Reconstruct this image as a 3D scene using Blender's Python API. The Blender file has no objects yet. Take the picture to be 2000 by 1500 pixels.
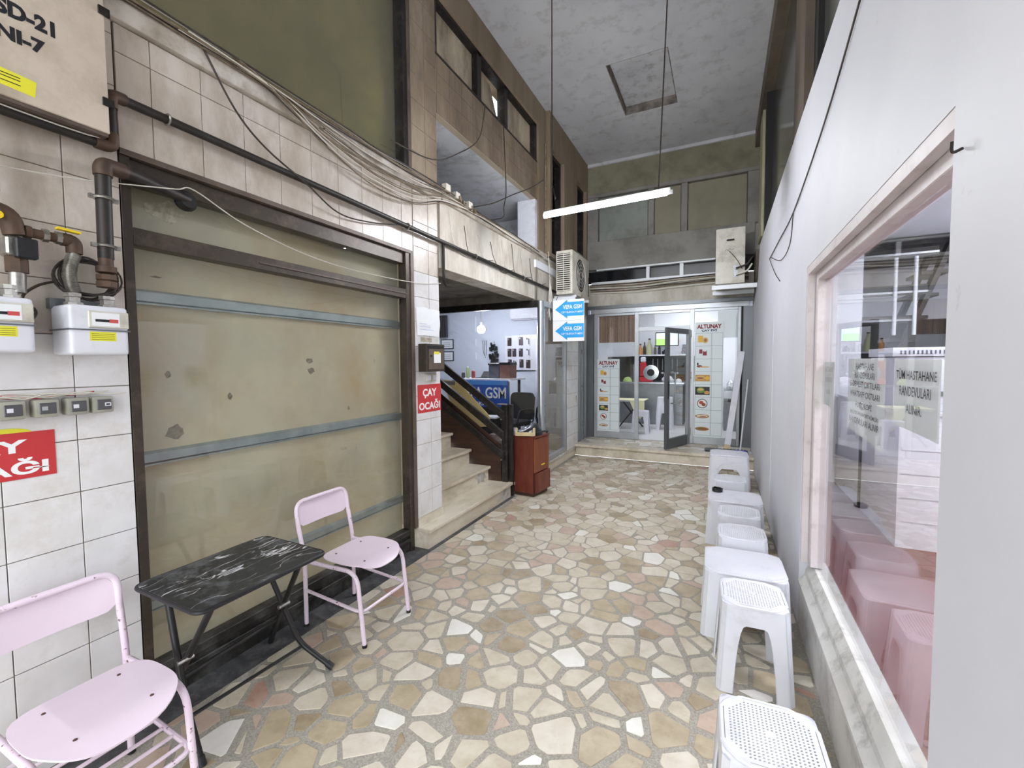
import bpy, bmesh, math, random
from mathutils import Vector, Matrix
random.seed(7)
SC = bpy.context.scene
COL = SC.collection
pi = math.pi

# ------------------------------------------------------------------ camera, light, exposure
CAM_H = 1.6
FOC = 845.0
YAW, PITCH, ROLL = 0.4515, -0.0499, 0.0073
Rm = (Matrix.Rotation(YAW, 3, 'Z') @ Matrix.Rotation(PITCH, 3, 'X') @ Matrix.Rotation(ROLL, 3, 'Y'))
cam_d = bpy.data.cameras.new('camera')
cam_d.sensor_fit = 'HORIZONTAL'
cam_d.sensor_width = 36.0
cam_d.lens = FOC / 2000 * 36
cam_d.clip_start = 0.02
cam = bpy.data.objects.new('camera', cam_d)
COL.objects.link(cam)
r_, f_, u_ = Rm.col[0], Rm.col[1], Rm.col[2]
cam.matrix_world = Matrix(((r_[0], u_[0], -f_[0], 0), (r_[1], u_[1], -f_[1], 0), (r_[2], u_[2], -f_[2], CAM_H), (0, 0, 0, 1)))
SC.camera = cam
world = bpy.data.worlds.new('overcast_sky')
SC.world = world
world.use_nodes = True
bg = world.node_tree.nodes['Background']
bg.inputs[0].default_value = (0.93, 0.97, 1.0, 1)
WORLD_S = 3.1
bg.inputs[1].default_value = WORLD_S
SC.view_settings.view_transform = 'Standard'
SC.view_settings.look = 'None'
SC.view_settings.gamma = 1
SC.view_settings.use_curve_mapping = False
SC.view_settings.exposure = 0.52
SC.cycles.adaptive_threshold = .03
SC.cycles.use_light_tree = False
SC.cycles.max_bounces = 6
SC.cycles.diffuse_bounces = 3
SC.cycles.glossy_bounces = 3
SC.cycles.transmission_bounces = 3
SC.cycles.transparent_max_bounces = 10
TUBE_S = 200.0      # LED tube of the passage
TEA_S = 26.0       # lamps of the tea house
GSM_S = 15.0       # lamps of the phone shop
SHOP_S = 38.0       # lamps of the shop behind the big window


# ------------------------------------------------------------------ helpers
def lin(h):
    if not isinstance(h, str):
        return tuple(h)
    h = h.lstrip('#')
    o = []
    for i in (0, 2, 4):
        v = int(h[i:i + 2], 16) / 255
        o.append(v / 12.92 if v <= .04045 else ((v + .055) / 1.055) ** 2.4)
    return tuple(o)


MATS = {}


def pm(name, col, rough=.55, metal=0., col2=None, vscale=3., dirt=None, damt=.5, dscale=2., dsoft=.18, bump=0., bscale=80.,
       stretch=(1, 1, 1), rnd=0., spec=.5, coat=0.):
    """procedural principled material: base colour, a second tone on a noise, dirt patches, fine relief"""
    if name in MATS:
        return MATS[name]
    m = bpy.data.materials.new(name)
    m.use_nodes = True
    nt = m.node_tree
    N, L = nt.nodes, nt.links
    b = N['Principled BSDF']
    b.inputs['Roughness'].default_value = rough
    b.inputs['Metallic'].default_value = metal
    b.inputs['Specular IOR Level'].default_value = spec
    b.inputs['Coat Weight'].default_value = coat
    c = lin(col)
    tc = N.new('ShaderNodeTexCoord')
    mp = N.new('ShaderNodeMapping')
    mp.inputs['Scale'].default_value = stretch
    oi0 = N.new('ShaderNodeObjectInfo')
    va = N.new('ShaderNodeVectorMath')
    L.new(tc.outputs['Object'], va.inputs[0])
    L.new(oi0.outputs['Location'], va.inputs[1])
    L.new(va.outputs[0], mp.inputs['Vector'])
    if not col2 and not dirt and not rnd and not bump:
        b.inputs['Base Color'].default_value = (*c, 1)
        MATS[name] = m
        return m
    c2 = lin(col2) if col2 else tuple(x * .93 for x in c)
    nz = N.new('ShaderNodeTexNoise')
    nz.inputs['Scale'].default_value = vscale
    nz.inputs['Detail'].default_value = 3
    nz.inputs['Roughness'].default_value = .62
    L.new(mp.outputs[0], nz.inputs['Vector'])
    rp = N.new('ShaderNodeValToRGB')
    rp.color_ramp.elements[0].position = .36
    rp.color_ramp.elements[0].color = (*c, 1)
    rp.color_ramp.elements[1].position = .66
    rp.color_ramp.elements[1].color = (*c2, 1)
    L.new(nz.outputs['Fac'], rp.inputs[0])
    out = rp.outputs[0]
    if dirt:
        nd = N.new('ShaderNodeTexNoise')
        nd.inputs['Scale'].default_value = dscale
        nd.inputs['Detail'].default_value = 5
        nd.inputs['Roughness'].default_value = .7
        L.new(mp.outputs[0], nd.inputs['Vector'])
        rd = N.new('ShaderNodeValToRGB')
        t = .5 + (0.5 - damt) * .5
        rd.color_ramp.elements[0].position = max(0, t - dsoft)
        rd.color_ramp.elements[0].color = (0, 0, 0, 1)
        rd.color_ramp.elements[1].position = min(1, t + dsoft)
        rd.color_ramp.elements[1].color = (1, 1, 1, 1)
        L.new(nd.outputs['Fac'], rd.inputs[0])
        mx = N.new('ShaderNodeMix')
        mx.data_type = 'RGBA'
        L.new(rd.outputs[0], mx.inputs[0])
        L.new(out, mx.inputs[6])
        mx.inputs[7].default_value = (*lin(dirt), 1)
        out = mx.outputs[2]
    if rnd:
        oi = N.new('ShaderNodeObjectInfo')
        mr = N.new('ShaderNodeMapRange')
        mr.inputs['To Min'].default_value = 1 - rnd
        mr.inputs['To Max'].default_value = 1 + rnd * .5
        L.new(oi.outputs['Random'], mr.inputs['Value'])
        hs = N.new('ShaderNodeHueSaturation')
        L.new(mr.outputs[0], hs.inputs['Value'])
        L.new(out, hs.inputs['Color'])
        out = hs.outputs[0]
    L.new(out, b.inputs['Base Color'])
    if bump:
        nb = N.new('ShaderNodeTexNoise')
        nb.inputs['Scale'].default_value = bscale
        nb.inputs['Detail'].default_value = 2
        L.new(mp.outputs[0], nb.inputs['Vector'])
        bp = N.new('ShaderNodeBump')
        bp.inputs['Strength'].default_value = bump
        bp.inputs['Distance'].default_value = .004
        L.new(nb.outputs['Fac'], bp.inputs['Height'])
        L.new(bp.outputs[0], b.inputs['Normal'])
    MATS[name] = m
    return m


def emat(name, col, s):
    if name in MATS:
        return MATS[name]
    m = bpy.data.materials.new(name)
    m.use_nodes = True
    nt = m.node_tree
    nt.nodes.remove(nt.nodes['Principled BSDF'])
    e = nt.nodes.new('ShaderNodeEmission')
    e.inputs[0].default_value = (*lin(col), 1)
    e.inputs[1].default_value = s
    nt.links.new(e.outputs[0], nt.nodes['Material Output'].inputs[0])
    MATS[name] = m
    return m


def glassmat(name, tint=(1, 1, 1), ior=1.5, haze=0., hazecol=(.5, .5, .45), rough=0.0):
    """thin pane: clear transmission, mirror reflection by Fresnel, a little dust"""
    m = bpy.data.materials.new(name)
    m.use_nodes = True
    nt = m.node_tree
    N, L = nt.nodes, nt.links
    N.remove(N['Principled BSDF'])
    tr = N.new('ShaderNodeBsdfTransparent')
    tr.inputs[0].default_value = (*tint, 1)
    gl = N.new('ShaderNodeBsdfGlossy')
    gl.inputs['Roughness'].default_value = rough
    geo = N.new('ShaderNodeNewGeometry')
    mr = N.new('ShaderNodeMapRange')
    mr.inputs['To Min'].default_value = ior
    mr.inputs['To Max'].default_value = 1 / ior
    L.new(geo.outputs['Backfacing'], mr.inputs['Value'])
    fr = N.new('ShaderNodeFresnel')
    L.new(mr.outputs[0], fr.inputs['IOR'])
    base = tr.outputs[0]
    if haze:
        df = N.new('ShaderNodeBsdfDiffuse')
        df.inputs[0].default_value = (*hazecol, 1)
        mh = N.new('ShaderNodeMixShader')
        mh.inputs[0].default_value = haze
        L.new(tr.outputs[0], mh.inputs[1])
        L.new(df.outputs[0], mh.inputs[2])
        base = mh.outputs[0]
    mx = N.new('ShaderNodeMixShader')
    L.new(fr.outputs[0], mx.inputs[0])
    L.new(base, mx.inputs[1])
    L.new(gl.outputs[0], mx.inputs[2])
    L.new(mx.outputs[0], N['Material Output'].inputs[0])
    MATS[name] = m
    return m


def wl(p):
    v = Vector((0, 0, 0))
    while p is not None:
        v += p.location
        p = p.parent
    return v


def props(o, label=None, cat=None, group=None, kind=None):
    if label:
        o['label'] = label
    if cat:
        o['category'] = cat
    if group:
        o['group'] = group
    if kind:
        o['kind'] = kind
    return o


def thing(name, label=None, cat=None, loc=(0, 0, 0), group=None, kind=None):
    o = bpy.data.objects.new(name, None)
    o.empty_display_size = .05
    COL.objects.link(o)
    o.location = loc
    return props(o, label, cat, group, kind)


class MB:
    def __init__(s):
        s.v, s.f = [], []

    def add(s, vs, fs):
        n = len(s.v)
        s.v += [tuple(v) for v in vs]
        s.f += [tuple(i + n for i in f) for f in fs]
        return s

    def box(s, x0, x1, y0, y1, z0, z1):
        x0, x1 = min(x0, x1), max(x0, x1)
        y0, y1 = min(y0, y1), max(y0, y1)
        z0, z1 = min(z0, z1), max(z0, z1)
        return s.add([(x0, y0, z0), (x1, y0, z0), (x1, y1, z0), (x0, y1, z0), (x0, y0, z1), (x1, y0, z1), (x1, y1, z1), (x0, y1, z1)],
                     [(0, 3, 2, 1), (4, 5, 6, 7), (0, 1, 5, 4), (1, 2, 6, 5), (2, 3, 7, 6), (3, 0, 4, 7)])

    def bar(s, p0, p1, w, h, up=(0, 0, 1)):
        """rectangular bar from p0 to p1, w across, h along up"""
        p0, p1 = Vector(p0), Vector(p1)
        d = (p1 - p0).normalized()
        a = d.cross(Vector(up)).normalized() * (w / 2)
        b = a.cross(d).normalized() * (h / 2)
        vs = []
        for p in (p0, p1):
            vs += [p - a - b, p + a - b, p + a + b, p - a + b]
        return s.add(vs, [(3, 2, 1, 0), (4, 5, 6, 7), (0, 1, 5, 4), (1, 2, 6, 5), (2, 3, 7, 6), (3, 0, 4, 7)])

    def cyl(s, p0, p1, r, n=12, r1=None):
        p0, p1 = Vector(p0), Vector(p1)
        r1 = r if r1 is None else r1
        d = (p1 - p0).normalized()
        a = d.orthogonal().normalized()
        b = d.cross(a)
        vs = []
        for p, q in ((p0, r), (p1, r1)):
            for i in range(n):
                t = 2 * pi * i / n
                vs.append(p + (a * math.cos(t) + b * math.sin(t)) * q)
        fs = [(i, (i + 1) % n, n + (i + 1) % n, n + i) for i in range(n)]
        fs += [tuple(range(n - 1, -1, -1)), tuple(range(n, 2 * n))]
        return s.add(vs, fs)

    def tube(s, pts, r, n=8, closed=False):
        P = [Vector(p) for p in pts]
        m = len(P)
        T = []
        for i in range(m):
            if closed:
                t = P[(i + 1) % m] - P[i - 1]
            else:
                t = P[min(i + 1, m - 1)] - P[max(i - 1, 0)]
            T.append(t.normalized())
        a = T[0].orthogonal().normalized()
        vs = []
        for i in range(m):
            a = (a - T[i] * a.dot(T[i]))
            a = a.normalized() if a.length > 1e-6 else T[i].orthogonal().normalized()
            b = T[i].cross(a)
            rr = r[i] if isinstance(r, (list, tuple)) else r
            for k in range(n):
                t = 2 * pi * k / n
                vs.append(P[i] + (a * math.cos(t) + b * math.sin(t)) * rr)
        fs = []
        for i in range(m if closed else m - 1):
            j = (i + 1) % m
            for k in range(n):
                fs.append((i * n + k, i * n + (k + 1) % n, j * n + (k + 1) % n, j * n + k))
        if not closed:
            fs += [tuple(range(n - 1, -1, -1)), tuple(range((m - 1) * n, m * n))]
        return s.add(vs, fs)

    def prism(s, poly, axis, a0, a1):
        """polygon in the plane of the two other axes (in x,y,z order), extruded a0..a1 along axis"""
        def mk(p, a):
            if axis == 'x':
                return (a, p[0], p[1])
            if axis == 'y':
                return (p[0], a, p[1])
            return (p[0], p[1], a)
        n = len(poly)
        ar = sum(poly[i][0] * poly[(i + 1) % n][1] - poly[(i + 1) % n][0] * poly[i][1] for i in range(n))
        if ar < 0:
            poly = poly[::-1]
        vs = [mk(p, a0) for p in poly] + [mk(p, a1) for p in poly]
        flip = (axis == 'y') != (a1 < a0)
        fs = [tuple(range(n - 1, -1, -1)), tuple(range(n, 2 * n))] + [(i, (i + 1) % n, n + (i + 1) % n, n + i) for i in range(n)]
        if flip:
            fs = [f[::-1] for f in fs]
        return s.add(vs, fs)

    def lathe(s, c, prof, n=16, axis='z'):
        vs, fs = [], []
        m = len(prof)
        for (r, h) in prof:
            for k in range(n):
                t = 2 * pi * k / n
                x, y, z = r * math.cos(t), r * math.sin(t), h
                if axis == 'y':
                    x, y, z = x, z, -y
                elif axis == 'x':
                    x, y, z = z, y, -x
                vs.append((c[0] + x, c[1] + y, c[2] + z))
        for i in range(m - 1):
            for k in range(n):
                fs.append((i * n + k, i * n + (k + 1) % n, (i + 1) * n + (k + 1) % n, (i + 1) * n + k))
        fs += [tuple(range(n - 1, -1, -1)), tuple(range((m - 1) * n, m * n))]
        return s.add(vs, fs)

    def mesh(s, off=(0, 0, 0), bev=0, seg=1, smooth=False, fix=True, name='m'):
        me = bpy.data.meshes.new(name)
        ox, oy, oz = off
        me.from_pydata([(v[0] - ox, v[1] - oy, v[2] - oz) for v in s.v], [], s.f)
        if bev or fix:
            bm = bmesh.new()
            bm.from_mesh(me)
            if fix:
                bmesh.ops.recalc_face_normals(bm, faces=bm.faces)
            if bev:
                es = [e for e in bm.edges if len(e.link_faces) == 2 and e.calc_face_angle(0) > .6]
                bmesh.ops.bevel(bm, geom=es, offset=bev, segments=seg, affect='EDGES', profile=.6, clamp_overlap=True)
            bm.to_mesh(me)
            bm.free()
        if smooth or (bev and seg > 1):
            me.polygons.foreach_set('use_smooth', [True] * len(me.polygons))
            me.set_sharp_from_angle(angle=.7)
        me.update()
        return me

    def build(s, name, mat, parent=None, bev=0, seg=1, smooth=False, fix=True, label=None, cat=None, kind=None, group=None):
        me = s.mesh(wl(parent), bev, seg, smooth, fix, name)
        o = bpy.data.objects.new(name, me)
        if mat:
            me.materials.append(mat)
        COL.objects.link(o)
        if parent is not None:
            o.parent = parent
        return props(o, label, cat, group, kind)


def B(name, mat, parent, x0, x1, y0, y1, z0, z1, **k):
    return MB().box(x0, x1, y0, y1, z0, z1).build(name, mat, parent, **k)


def inst(o, name, parent, loc):
    """another object sharing o's mesh, placed at a world location"""
    c = bpy.data.objects.new(name, o.data)
    COL.objects.link(c)
    c.parent = parent
    c.location = Vector(loc) - wl(parent)
    return c


def copy_tree(o, parent=None):
    c = o.copy()
    COL.objects.link(c)
    c.parent = parent
    for ch in list(o.children):
        copy_tree(ch, c)
    return c


def crom(pts, k=6):
    """Catmull-Rom through the points"""
    P = [Vector(p) for p in pts]
    P = [P[0] * 2 - P[1]] + P + [P[-1] * 2 - P[-2]]
    out = []
    for i in range(1, len(P) - 2):
        a, b, c, d = P[i - 1:i + 3]
        for j in range(k):
            t = j / k
            out.append(.5 * ((2 * b) + (c - a) * t + (2 * a - 5 * b + 4 * c - d) * t * t + (3 * b - a - 3 * c + d) * t ** 3))
    out.append(P[-2])
    return out


def fillet(pts, r, k=5, closed=False):
    """polyline with rounded corners"""
    P = [Vector(p) for p in pts]
    n = len(P)
    out = []
    for i in range(n):
        if not closed and i in (0, n - 1):
            out.append(P[i])
            continue
        a, b, c = P[i - 1], P[i], P[(i + 1) % n]
        d0, d1 = (a - b), (c - b)
        q = min(r, d0.length * .48, d1.length * .48)
        s0, s1 = b + d0.normalized() * q, b + d1.normalized() * q
        for j in range(k + 1):
            t = j / k
            out.append(s0 * (1 - t) ** 2 + b * 2 * t * (1 - t) + s1 * t * t)
    return out


def rrect(x0, x1, y0, y1, r, k=4):
    pts = fillet([(x0, y0, 0), (x1, y0, 0), (x1, y1, 0), (x0, y1, 0)], r, k, True)
    return [(p[0], p[1]) for p in pts]


def text(s, mat, parent, org, u, v, width=None, height=None, align='CENTER', bold=.0, ext=.0006, name='lettering', lines=1.0):
    """lettering lying on a surface: org = centre (or left) of the text, u along the line, v up the letters"""
    cu = bpy.data.curves.new('txt', 'FONT')
    cu.body = s
    cu.align_x = align
    cu.align_y = 'CENTER'
    cu.offset = bold
    cu.extrude = .0
    cu.space_line = lines
    cu.resolution_u = 3
    to = bpy.data.objects.new('txt', cu)
    COL.objects.link(to)
    dg = bpy.context.evaluated_depsgraph_get()
    me = bpy.data.meshes.new_from_object(to.evaluated_get(dg))
    bpy.data.objects.remove(to)
    bpy.data.curves.remove(cu)
    xs = [q.co.x for q in me.vertices]
    ys = [q.co.y for q in me.vertices]
    w, h = max(xs) - min(xs), max(ys) - min(ys)
    sx = width / w if width else None
    sy = height / h if height else None
    sx = sx or sy
    sy = sy or sx
    cx = (max(xs) + min(xs)) / 2 if align == 'CENTER' else min(xs)
    cy = (max(ys) + min(ys)) / 2
    u, v, org = Vector(u), Vector(v), Vector(org)
    n = u.cross(v).normalized()
    off = wl(parent)
    for q in me.vertices:
        q.co = org + u * ((q.co.x - cx) * sx) + v * ((q.co.y - cy) * sy) + n * ext - off
    o = bpy.data.objects.new(name, me)
    me.materials.clear()
    me.materials.append(mat)
    COL.objects.link(o)
    o.parent = parent
    return o


STRUCT = dict(kind='structure')

# ------------------------------------------------------------------ materials
M_tile = pm('white_wall_tile', '#e8e6e6', .22, col2='#dedcda', vscale=6, rnd=.04, dirt='#c9c1b6', damt=.12, dscale=5)
M_tile_d = pm('dirty_wall_tile', '#d9d0c6', .35, col2='#c8bcae', vscale=4, rnd=.06, dirt='#a08f7a', damt=.25, dscale=5, stretch=(1, 1, .5))
M_tile_g = pm('grimy_brown_tile', '#9f8f7b', .6, col2='#84745f', vscale=3, rnd=.08, dirt='#66574a', damt=.35, dscale=4, stretch=(1, 1, .35))
M_grout = pm('tile_joint', '#8a8074', .9)
M_grout_g = pm('grimy_joint', '#b5a892', .9)
M_plaster_d = pm('stained_plaster', '#a8a093', .8, col2='#8b8072', vscale=2, dirt='#5d5142', damt=.35, dscale=3, stretch=(1, 1, .4), bump=.2)
M_brown_wall = pm('grimy_brown_wall', '#8f7f6a', .8, col2='#74644f', vscale=2, dirt='#8f8270', damt=.14, dscale=6, stretch=(1, 1, .3), bump=.2)
M_beam = pm('dirty_cream_beam', '#d6d1c6', .7, col2='#c4bdb0', vscale=2, dirt='#9a8f7c', damt=.26, dscale=4, stretch=(1, 1, .4), bump=.25, bscale=30)
M_ceil = pm('grey_white_ceiling_paint', '#c9c9cc', .85, col2='#bcbcc0', vscale=1.2, dirt='#8d8a88', damt=.12, dscale=5, bump=.25, bscale=25)
M_hatch = pm('bare_plaster', '#c6c6c8', .9, col2='#b5b5b7', vscale=4, dirt='#7d7b79', damt=.12, dscale=8, bump=.5)
M_white_in = pm('white_interior_paint', '#eef0f5', .7)
M_whitewall = pm('white_painted_board', '#dddde3', .6, col2='#d6d6dd', vscale=1.2, dirt='#bdbbbc', damt=.02, dscale=9, dsoft=.08)
M_whitewall_b = pm('scuffed_white_plinth', '#d8d7d4', .6, col2='#c9c7c3', vscale=3, dirt='#88847c', damt=.16, dscale=4, bump=.2)
M_pinkwood = pm('pinkish_white_frame', '#dcd5d5', .55, col2='#d3c8c8', vscale=4, dirt='#a89d9a', damt=.08, dscale=9)
M_sill = pm('scuffed_sill_paint', '#d6d5d0', .6, col2='#c9c7c1', vscale=6, dirt='#77746c', damt=.10, dscale=9, bump=.25)
M_bronze = pm('dark_bronze_frame', '#463d35', .42, .35, col2='#3a322b', vscale=4, dirt='#6a5d50', damt=.15, dscale=8)
M_bronze2 = pm('worn_brown_casing', '#6d5f55', .5, .2, col2='#55493f', vscale=5)
M_black_k = pm('black_grimy_kick_plate', '#2a2825', .5, .1, col2='#191817', vscale=4, dirt='#6e6d6a', damt=.22, dscale=6)
M_olive = pm('olive_beige_board', '#c3bda2', .7, col2='#b1ad98', vscale=2.2, dirt='#b09c78', damt=.34, dscale=1.5, dsoft=.16)
M_green = pm('olive_green_board', '#94844a', .75, col2='#7a6d3e', vscale=1.6, dirt='#635434', damt=.35, dscale=1.4, dsoft=.3)
M_galv = pm('galvanised_rail', '#a3b0b2', .35, .6, col2='#8b999c', vscale=6)
M_marble = pm('cream_marble_step', '#e0d7c5', .32, col2='#d2c7b0', vscale=3, dirt='#a3957d', damt=.2, dscale=5, stretch=(1, .4, 1))
M_marble_w = pm('white_marble_ledge', '#d8d2c8', .4, col2='#bdb4a6', vscale=3, dirt='#8b7d6a', damt=.3, dscale=6)
M_wornplaster = pm('chipped_white_patch', '#cfccc8', .8, col2='#a49c92', vscale=12, bump=.5)
M_alu = pm('grey_aluminium', '#b5b8bb', .38, .55, col2='#a2a6a9', vscale=3)
M_alu_w = pm('white_aluminium', '#dfe2e6', .4, .1)
M_alu_d = pm('dark_grey_aluminium', '#6e7275', .4, .5)
M_steel = pm('brushed_steel_column', '#c9ced2', .22, .9)
M_darkmetal = pm('near_black_metal', '#201d1c', .45, .3, col2='#2c2725', vscale=6, dirt='#5a534d', damt=.12, dscale=10)
M_darkglass = pm('dark_window_glass', '#16181c', .08)
M_frost = pm('dusty_frosted_pane', '#cdc1a8', .5, col2='#ac9c82', vscale=2.5, dirt='#5e5140', damt=.3, dscale=4, stretch=(1, 1, .4), bump=.4, bscale=60)
M_greypanel = pm('dusty_grey_panel', '#8d8a84', .6, col2='#7d7a74', vscale=1.5, dirt='#66625b', damt=.2, dscale=3)
M_paneold = pm('dusty_pale_pane', '#8f948f', .5, col2='#82867e', vscale=1.5, dirt='#6e7161', damt=.2, dscale=3)
M_paneold2 = pm('dusty_tan_pane', '#8f8873', .5, col2='#7f7a66', vscale=1.5)
M_wood_d = pm('dark_brown_panel', '#4c3022', .5, col2='#382318', vscale=3, stretch=(1, 1, 6))
M_white_pl = pm('white_plastic', '#e0e1e8', .4, col2='#d9dae2', vscale=3, dirt='#bfbdbb', damt=.06, dscale=6, coat=.1)
M_pink = pm('pale_pink_enamel', '#ebdae7', .3, col2='#e6d4e1', vscale=3, coat=.3)
M_pink_t = pm('chipped_pink_enamel', '#ebdae7', .3, col2='#e4d0df', vscale=4, dirt='#6d4c48', damt=.24, dscale=38, dsoft=.02)
M_rust = pm('rust_spot', '#5a3a32', .9)
M_black = pm('black_enamel_tube', '#1b1b1c', .35, .2, col2='#262524', vscale=9)
M_blackpl = pm('black_plastic', '#17171a', .45)
M_leather = pm('black_leatherette', '#1a1c22', .38)
M_pipe = pm('black_gas_pipe', '#25221f', .5, .2, col2='#332c26', vscale=10)
M_rustpipe = pm('rusty_brown_fitting', '#4a3a30', .6, .3, col2='#5e4838', vscale=12)
M_chrome = pm('zinc_fitting', '#b9b7b2', .3, .9, col2='#8e8a83', vscale=20)
M_yellow = pm('yellow_enamel', '#e8c81c', .5)
M_yellow_s = pm('yellow_sticker', '#e6df3a', .5)
M_red = pm('red_sign_vinyl', '#cc3a3c', .4, col2='#c23235', vscale=4)
M_white = pm('white_vinyl', '#f4f4f4', .5)
M_paper = pm('white_paper', '#eceef0', .7)
M_paper_g = pm('greenish_paper', '#d9e0da', .7)
M_ink = pm('black_ink', '#1d1d22', .6)
M_ink_b = pm('navy_ink', '#2a3a5a', .6)
M_ink_r = pm('dark_red_ink', '#8c2a33', .6)
M_blue = pm('sky_blue_vinyl', '#2fa3e6', .45)
M_blue2 = pm('royal_blue_sign', '#1f56b4', .4)
M_cable = pm('black_cable', '#2b2622', .6, col2='#4a4038', vscale=20)
M_cable_t = pm('dusty_tan_cable', '#8a7a64', .7, col2='#6a5a48', vscale=20)
M_cable_w = pm('white_cable', '#d9d4c8', .6)
M_ac = pm('aged_white_enamel', '#d9d6cc', .45, col2='#cbc6b8', vscale=3, dirt='#8f8672', damt=.18, dscale=5)
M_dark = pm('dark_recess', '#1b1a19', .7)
M_cab = pm('red_brown_veneer', '#7a3a2a', .45, col2='#62291d', vscale=3, stretch=(6, 6, 1))
M_board = pm('beige_sign_board', '#cdbfae', .6, col2='#bfb09e', vscale=2, dirt='#9d8f7b', damt=.2, dscale=4)
M_crate = pm('pale_crate_wood', '#dcc9a0', .7, col2='#cab489', vscale=8)
M_redfloor = pm('red_floor_tile', '#7d3a37', .4, col2='#6f302d', vscale=3)
M_stainless = pm('stainless_front', '#8d9093', .35, .7, col2='#777a7c', vscale=2)
G_clear = glassmat('clear_pane', (.985, .99, .988), 1.5, .012)
G_dusty = glassmat('dusty_pane', (.95, .97, .95), 1.5, .05, (.55, .55, .48))
G_w1 = glassmat('board_window_pane', (.985, .985, .972), 1.5, .02, (.6, .6, .55))
G_big = glassmat('shop_window_pane', (.985, .985, .985), 1.95, .01)

STONES = [pm('stone_cream', '#cec6b3', .42, col2='#beb39c', vscale=7, dirt='#aea189', damt=.15, dscale=12),
          pm('stone_ivory', '#d8d1c2', .42, col2='#ccc3b0', vscale=7, dirt='#b9ae99', damt=.12, dscale=12),
          pm('stone_beige', '#bcae94', .42, col2='#a99a7f', vscale=7, dirt='#998868', damt=.15, dscale=12),
          pm('stone_pink', '#c4b09f', .42, col2='#b9a290', vscale=8, dirt='#ad8f7d', damt=.15, dscale=12),
          pm('stone_tan', '#ac9c83', .42, col2='#96866a', vscale=7, dirt='#837357', damt=.15, dscale=12),
          pm('stone_white', '#e9e6df', .4, col2='#dedacf', vscale=7),
          pm('stone_rose', '#b89a8a', .42, col2='#ad8a79', vscale=8, dirt='#9c7563', damt=.2, dscale=14)]
STONE_W = [36, 24, 17, 9, 9, 4, 1]
M_ftgrout = pm('terrazzo_grout', '#b3aea2', .75, col2='#989286', vscale=140, dirt='#77726a', damt=.25, dscale=160, bump=.15, bscale=150)

# ------------------------------------------------------------------ levels of the passage
XL, XR, ZC, YB, YF = -2.35, .44, 5.2, -1.5, 7.95

# ------------------------------------------------------------------ floor of broken marble
floor = B('floor', M_ftgrout, None, -2.42, .50, YB, 7.14, -.12, -.003, kind='structure',
          label='passage floor of broken cream and pink marble pieces in grey terrazzo', cat='floor')


def clip(poly, px, py, nx, ny):
    """keep the side where (q-p).n <= 0"""
    out = []
    n = len(poly)
    for i in range(n):
        a, b = poly[i], poly[(i + 1) % n]
        da = (a[0] - px) * nx + (a[1] - py) * ny
        db = (b[0] - px) * nx + (b[1] - py) * ny
        if da <= 0:
            out.append(a)
        if (da < 0) != (db < 0) and abs(da - db) > 1e-12:
            t = da / (da - db)
            out.append((a[0] + (b[0] - a[0]) * t, a[1] + (b[1] - a[1]) * t))
    return out


def stone_cells(x0, x1, y0, y1, sp, rng, gap):
    pts = []
    j = 0
    y = y0 - sp
    while y < y1 + sp:
        x = x0 - sp + (sp * .5 if j % 2 else 0)
        while x < x1 + sp:
            pts.append((x + rng.uniform(-.38, .38) * sp, y + rng.uniform(-.38, .38) * sp, rng.uniform(-.3, .3) * sp * sp))
            x += sp
        y += sp * .87
        j += 1
    cells = []
    for (px, py, w) in pts:
        if not (x0 < px < x1 and y0 < py < y1):
            continue
        poly = [(px - .3, py - .3), (px + .3, py - .3), (px + .3, py + .3), (px - .3, py + .3)]
        poly = [(min(max(a, x0), x1), min(max(b, y0), y1)) for a, b in poly]
        near = sorted(((qx - px) ** 2 + (qy - py) ** 2, qx, qy, qw) for (qx, qy, qw) in pts
                      if abs(qx - px) < .42 and abs(qy - py) < .42 and (qx, qy) != (px, py))[:22]
        g0 = gap(px, py)
        for d2, qx, qy, qw in near:
            d = math.sqrt(d2)
            t = .5 + (w - qw) / (2 * d2)
            t = min(max(t, .2), .8)
            nx, ny = (qx - px) / d, (qy - py) / d
            g = g0 * rng.uniform(.55, 1.5)
            poly = clip(poly, px + nx * (d * t - g / 2), py + ny * (d * t - g / 2), nx, ny)
            if len(poly) < 3:
                break
        if len(poly) < 3:
            continue
        # drop tiny edges
        q = []
        for p in poly:
            if not q or math.hypot(p[0] - q[-1][0], p[1] - q[-1][1]) > .014:
                q.append(p)
        if len(q) > 3 and math.hypot(q[0][0] - q[-1][0], q[0][1] - q[-1][1]) < .014:
            q.pop()
        if len(q) < 3:
            continue
        A = abs(sum(q[i][0] * q[(i + 1) % len(q)][1] - q[(i + 1) % len(q)][0] * q[i][1] for i in range(len(q)))) / 2
        if A < .0012:
            continue
        # soften one or two corners as broken stone has
        r = []
        for i, p in enumerate(q):
            if rng.random() < .35:
                a, c = q[i - 1], q[(i + 1) % len(q)]
                t = rng.uniform(.08, .2)
                r.append((p[0] + (a[0] - p[0]) * t, p[1] + (a[1] - p[1]) * t))
                r.append((p[0] + (c[0] - p[0]) * t, p[1] + (c[1] - p[1]) * t))
            else:
                r.append((p[0] + rng.uniform(-.004, .004), p[1] + rng.uniform(-.004, .004)))
        cells.append((r, A, px, py))
    return cells


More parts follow.
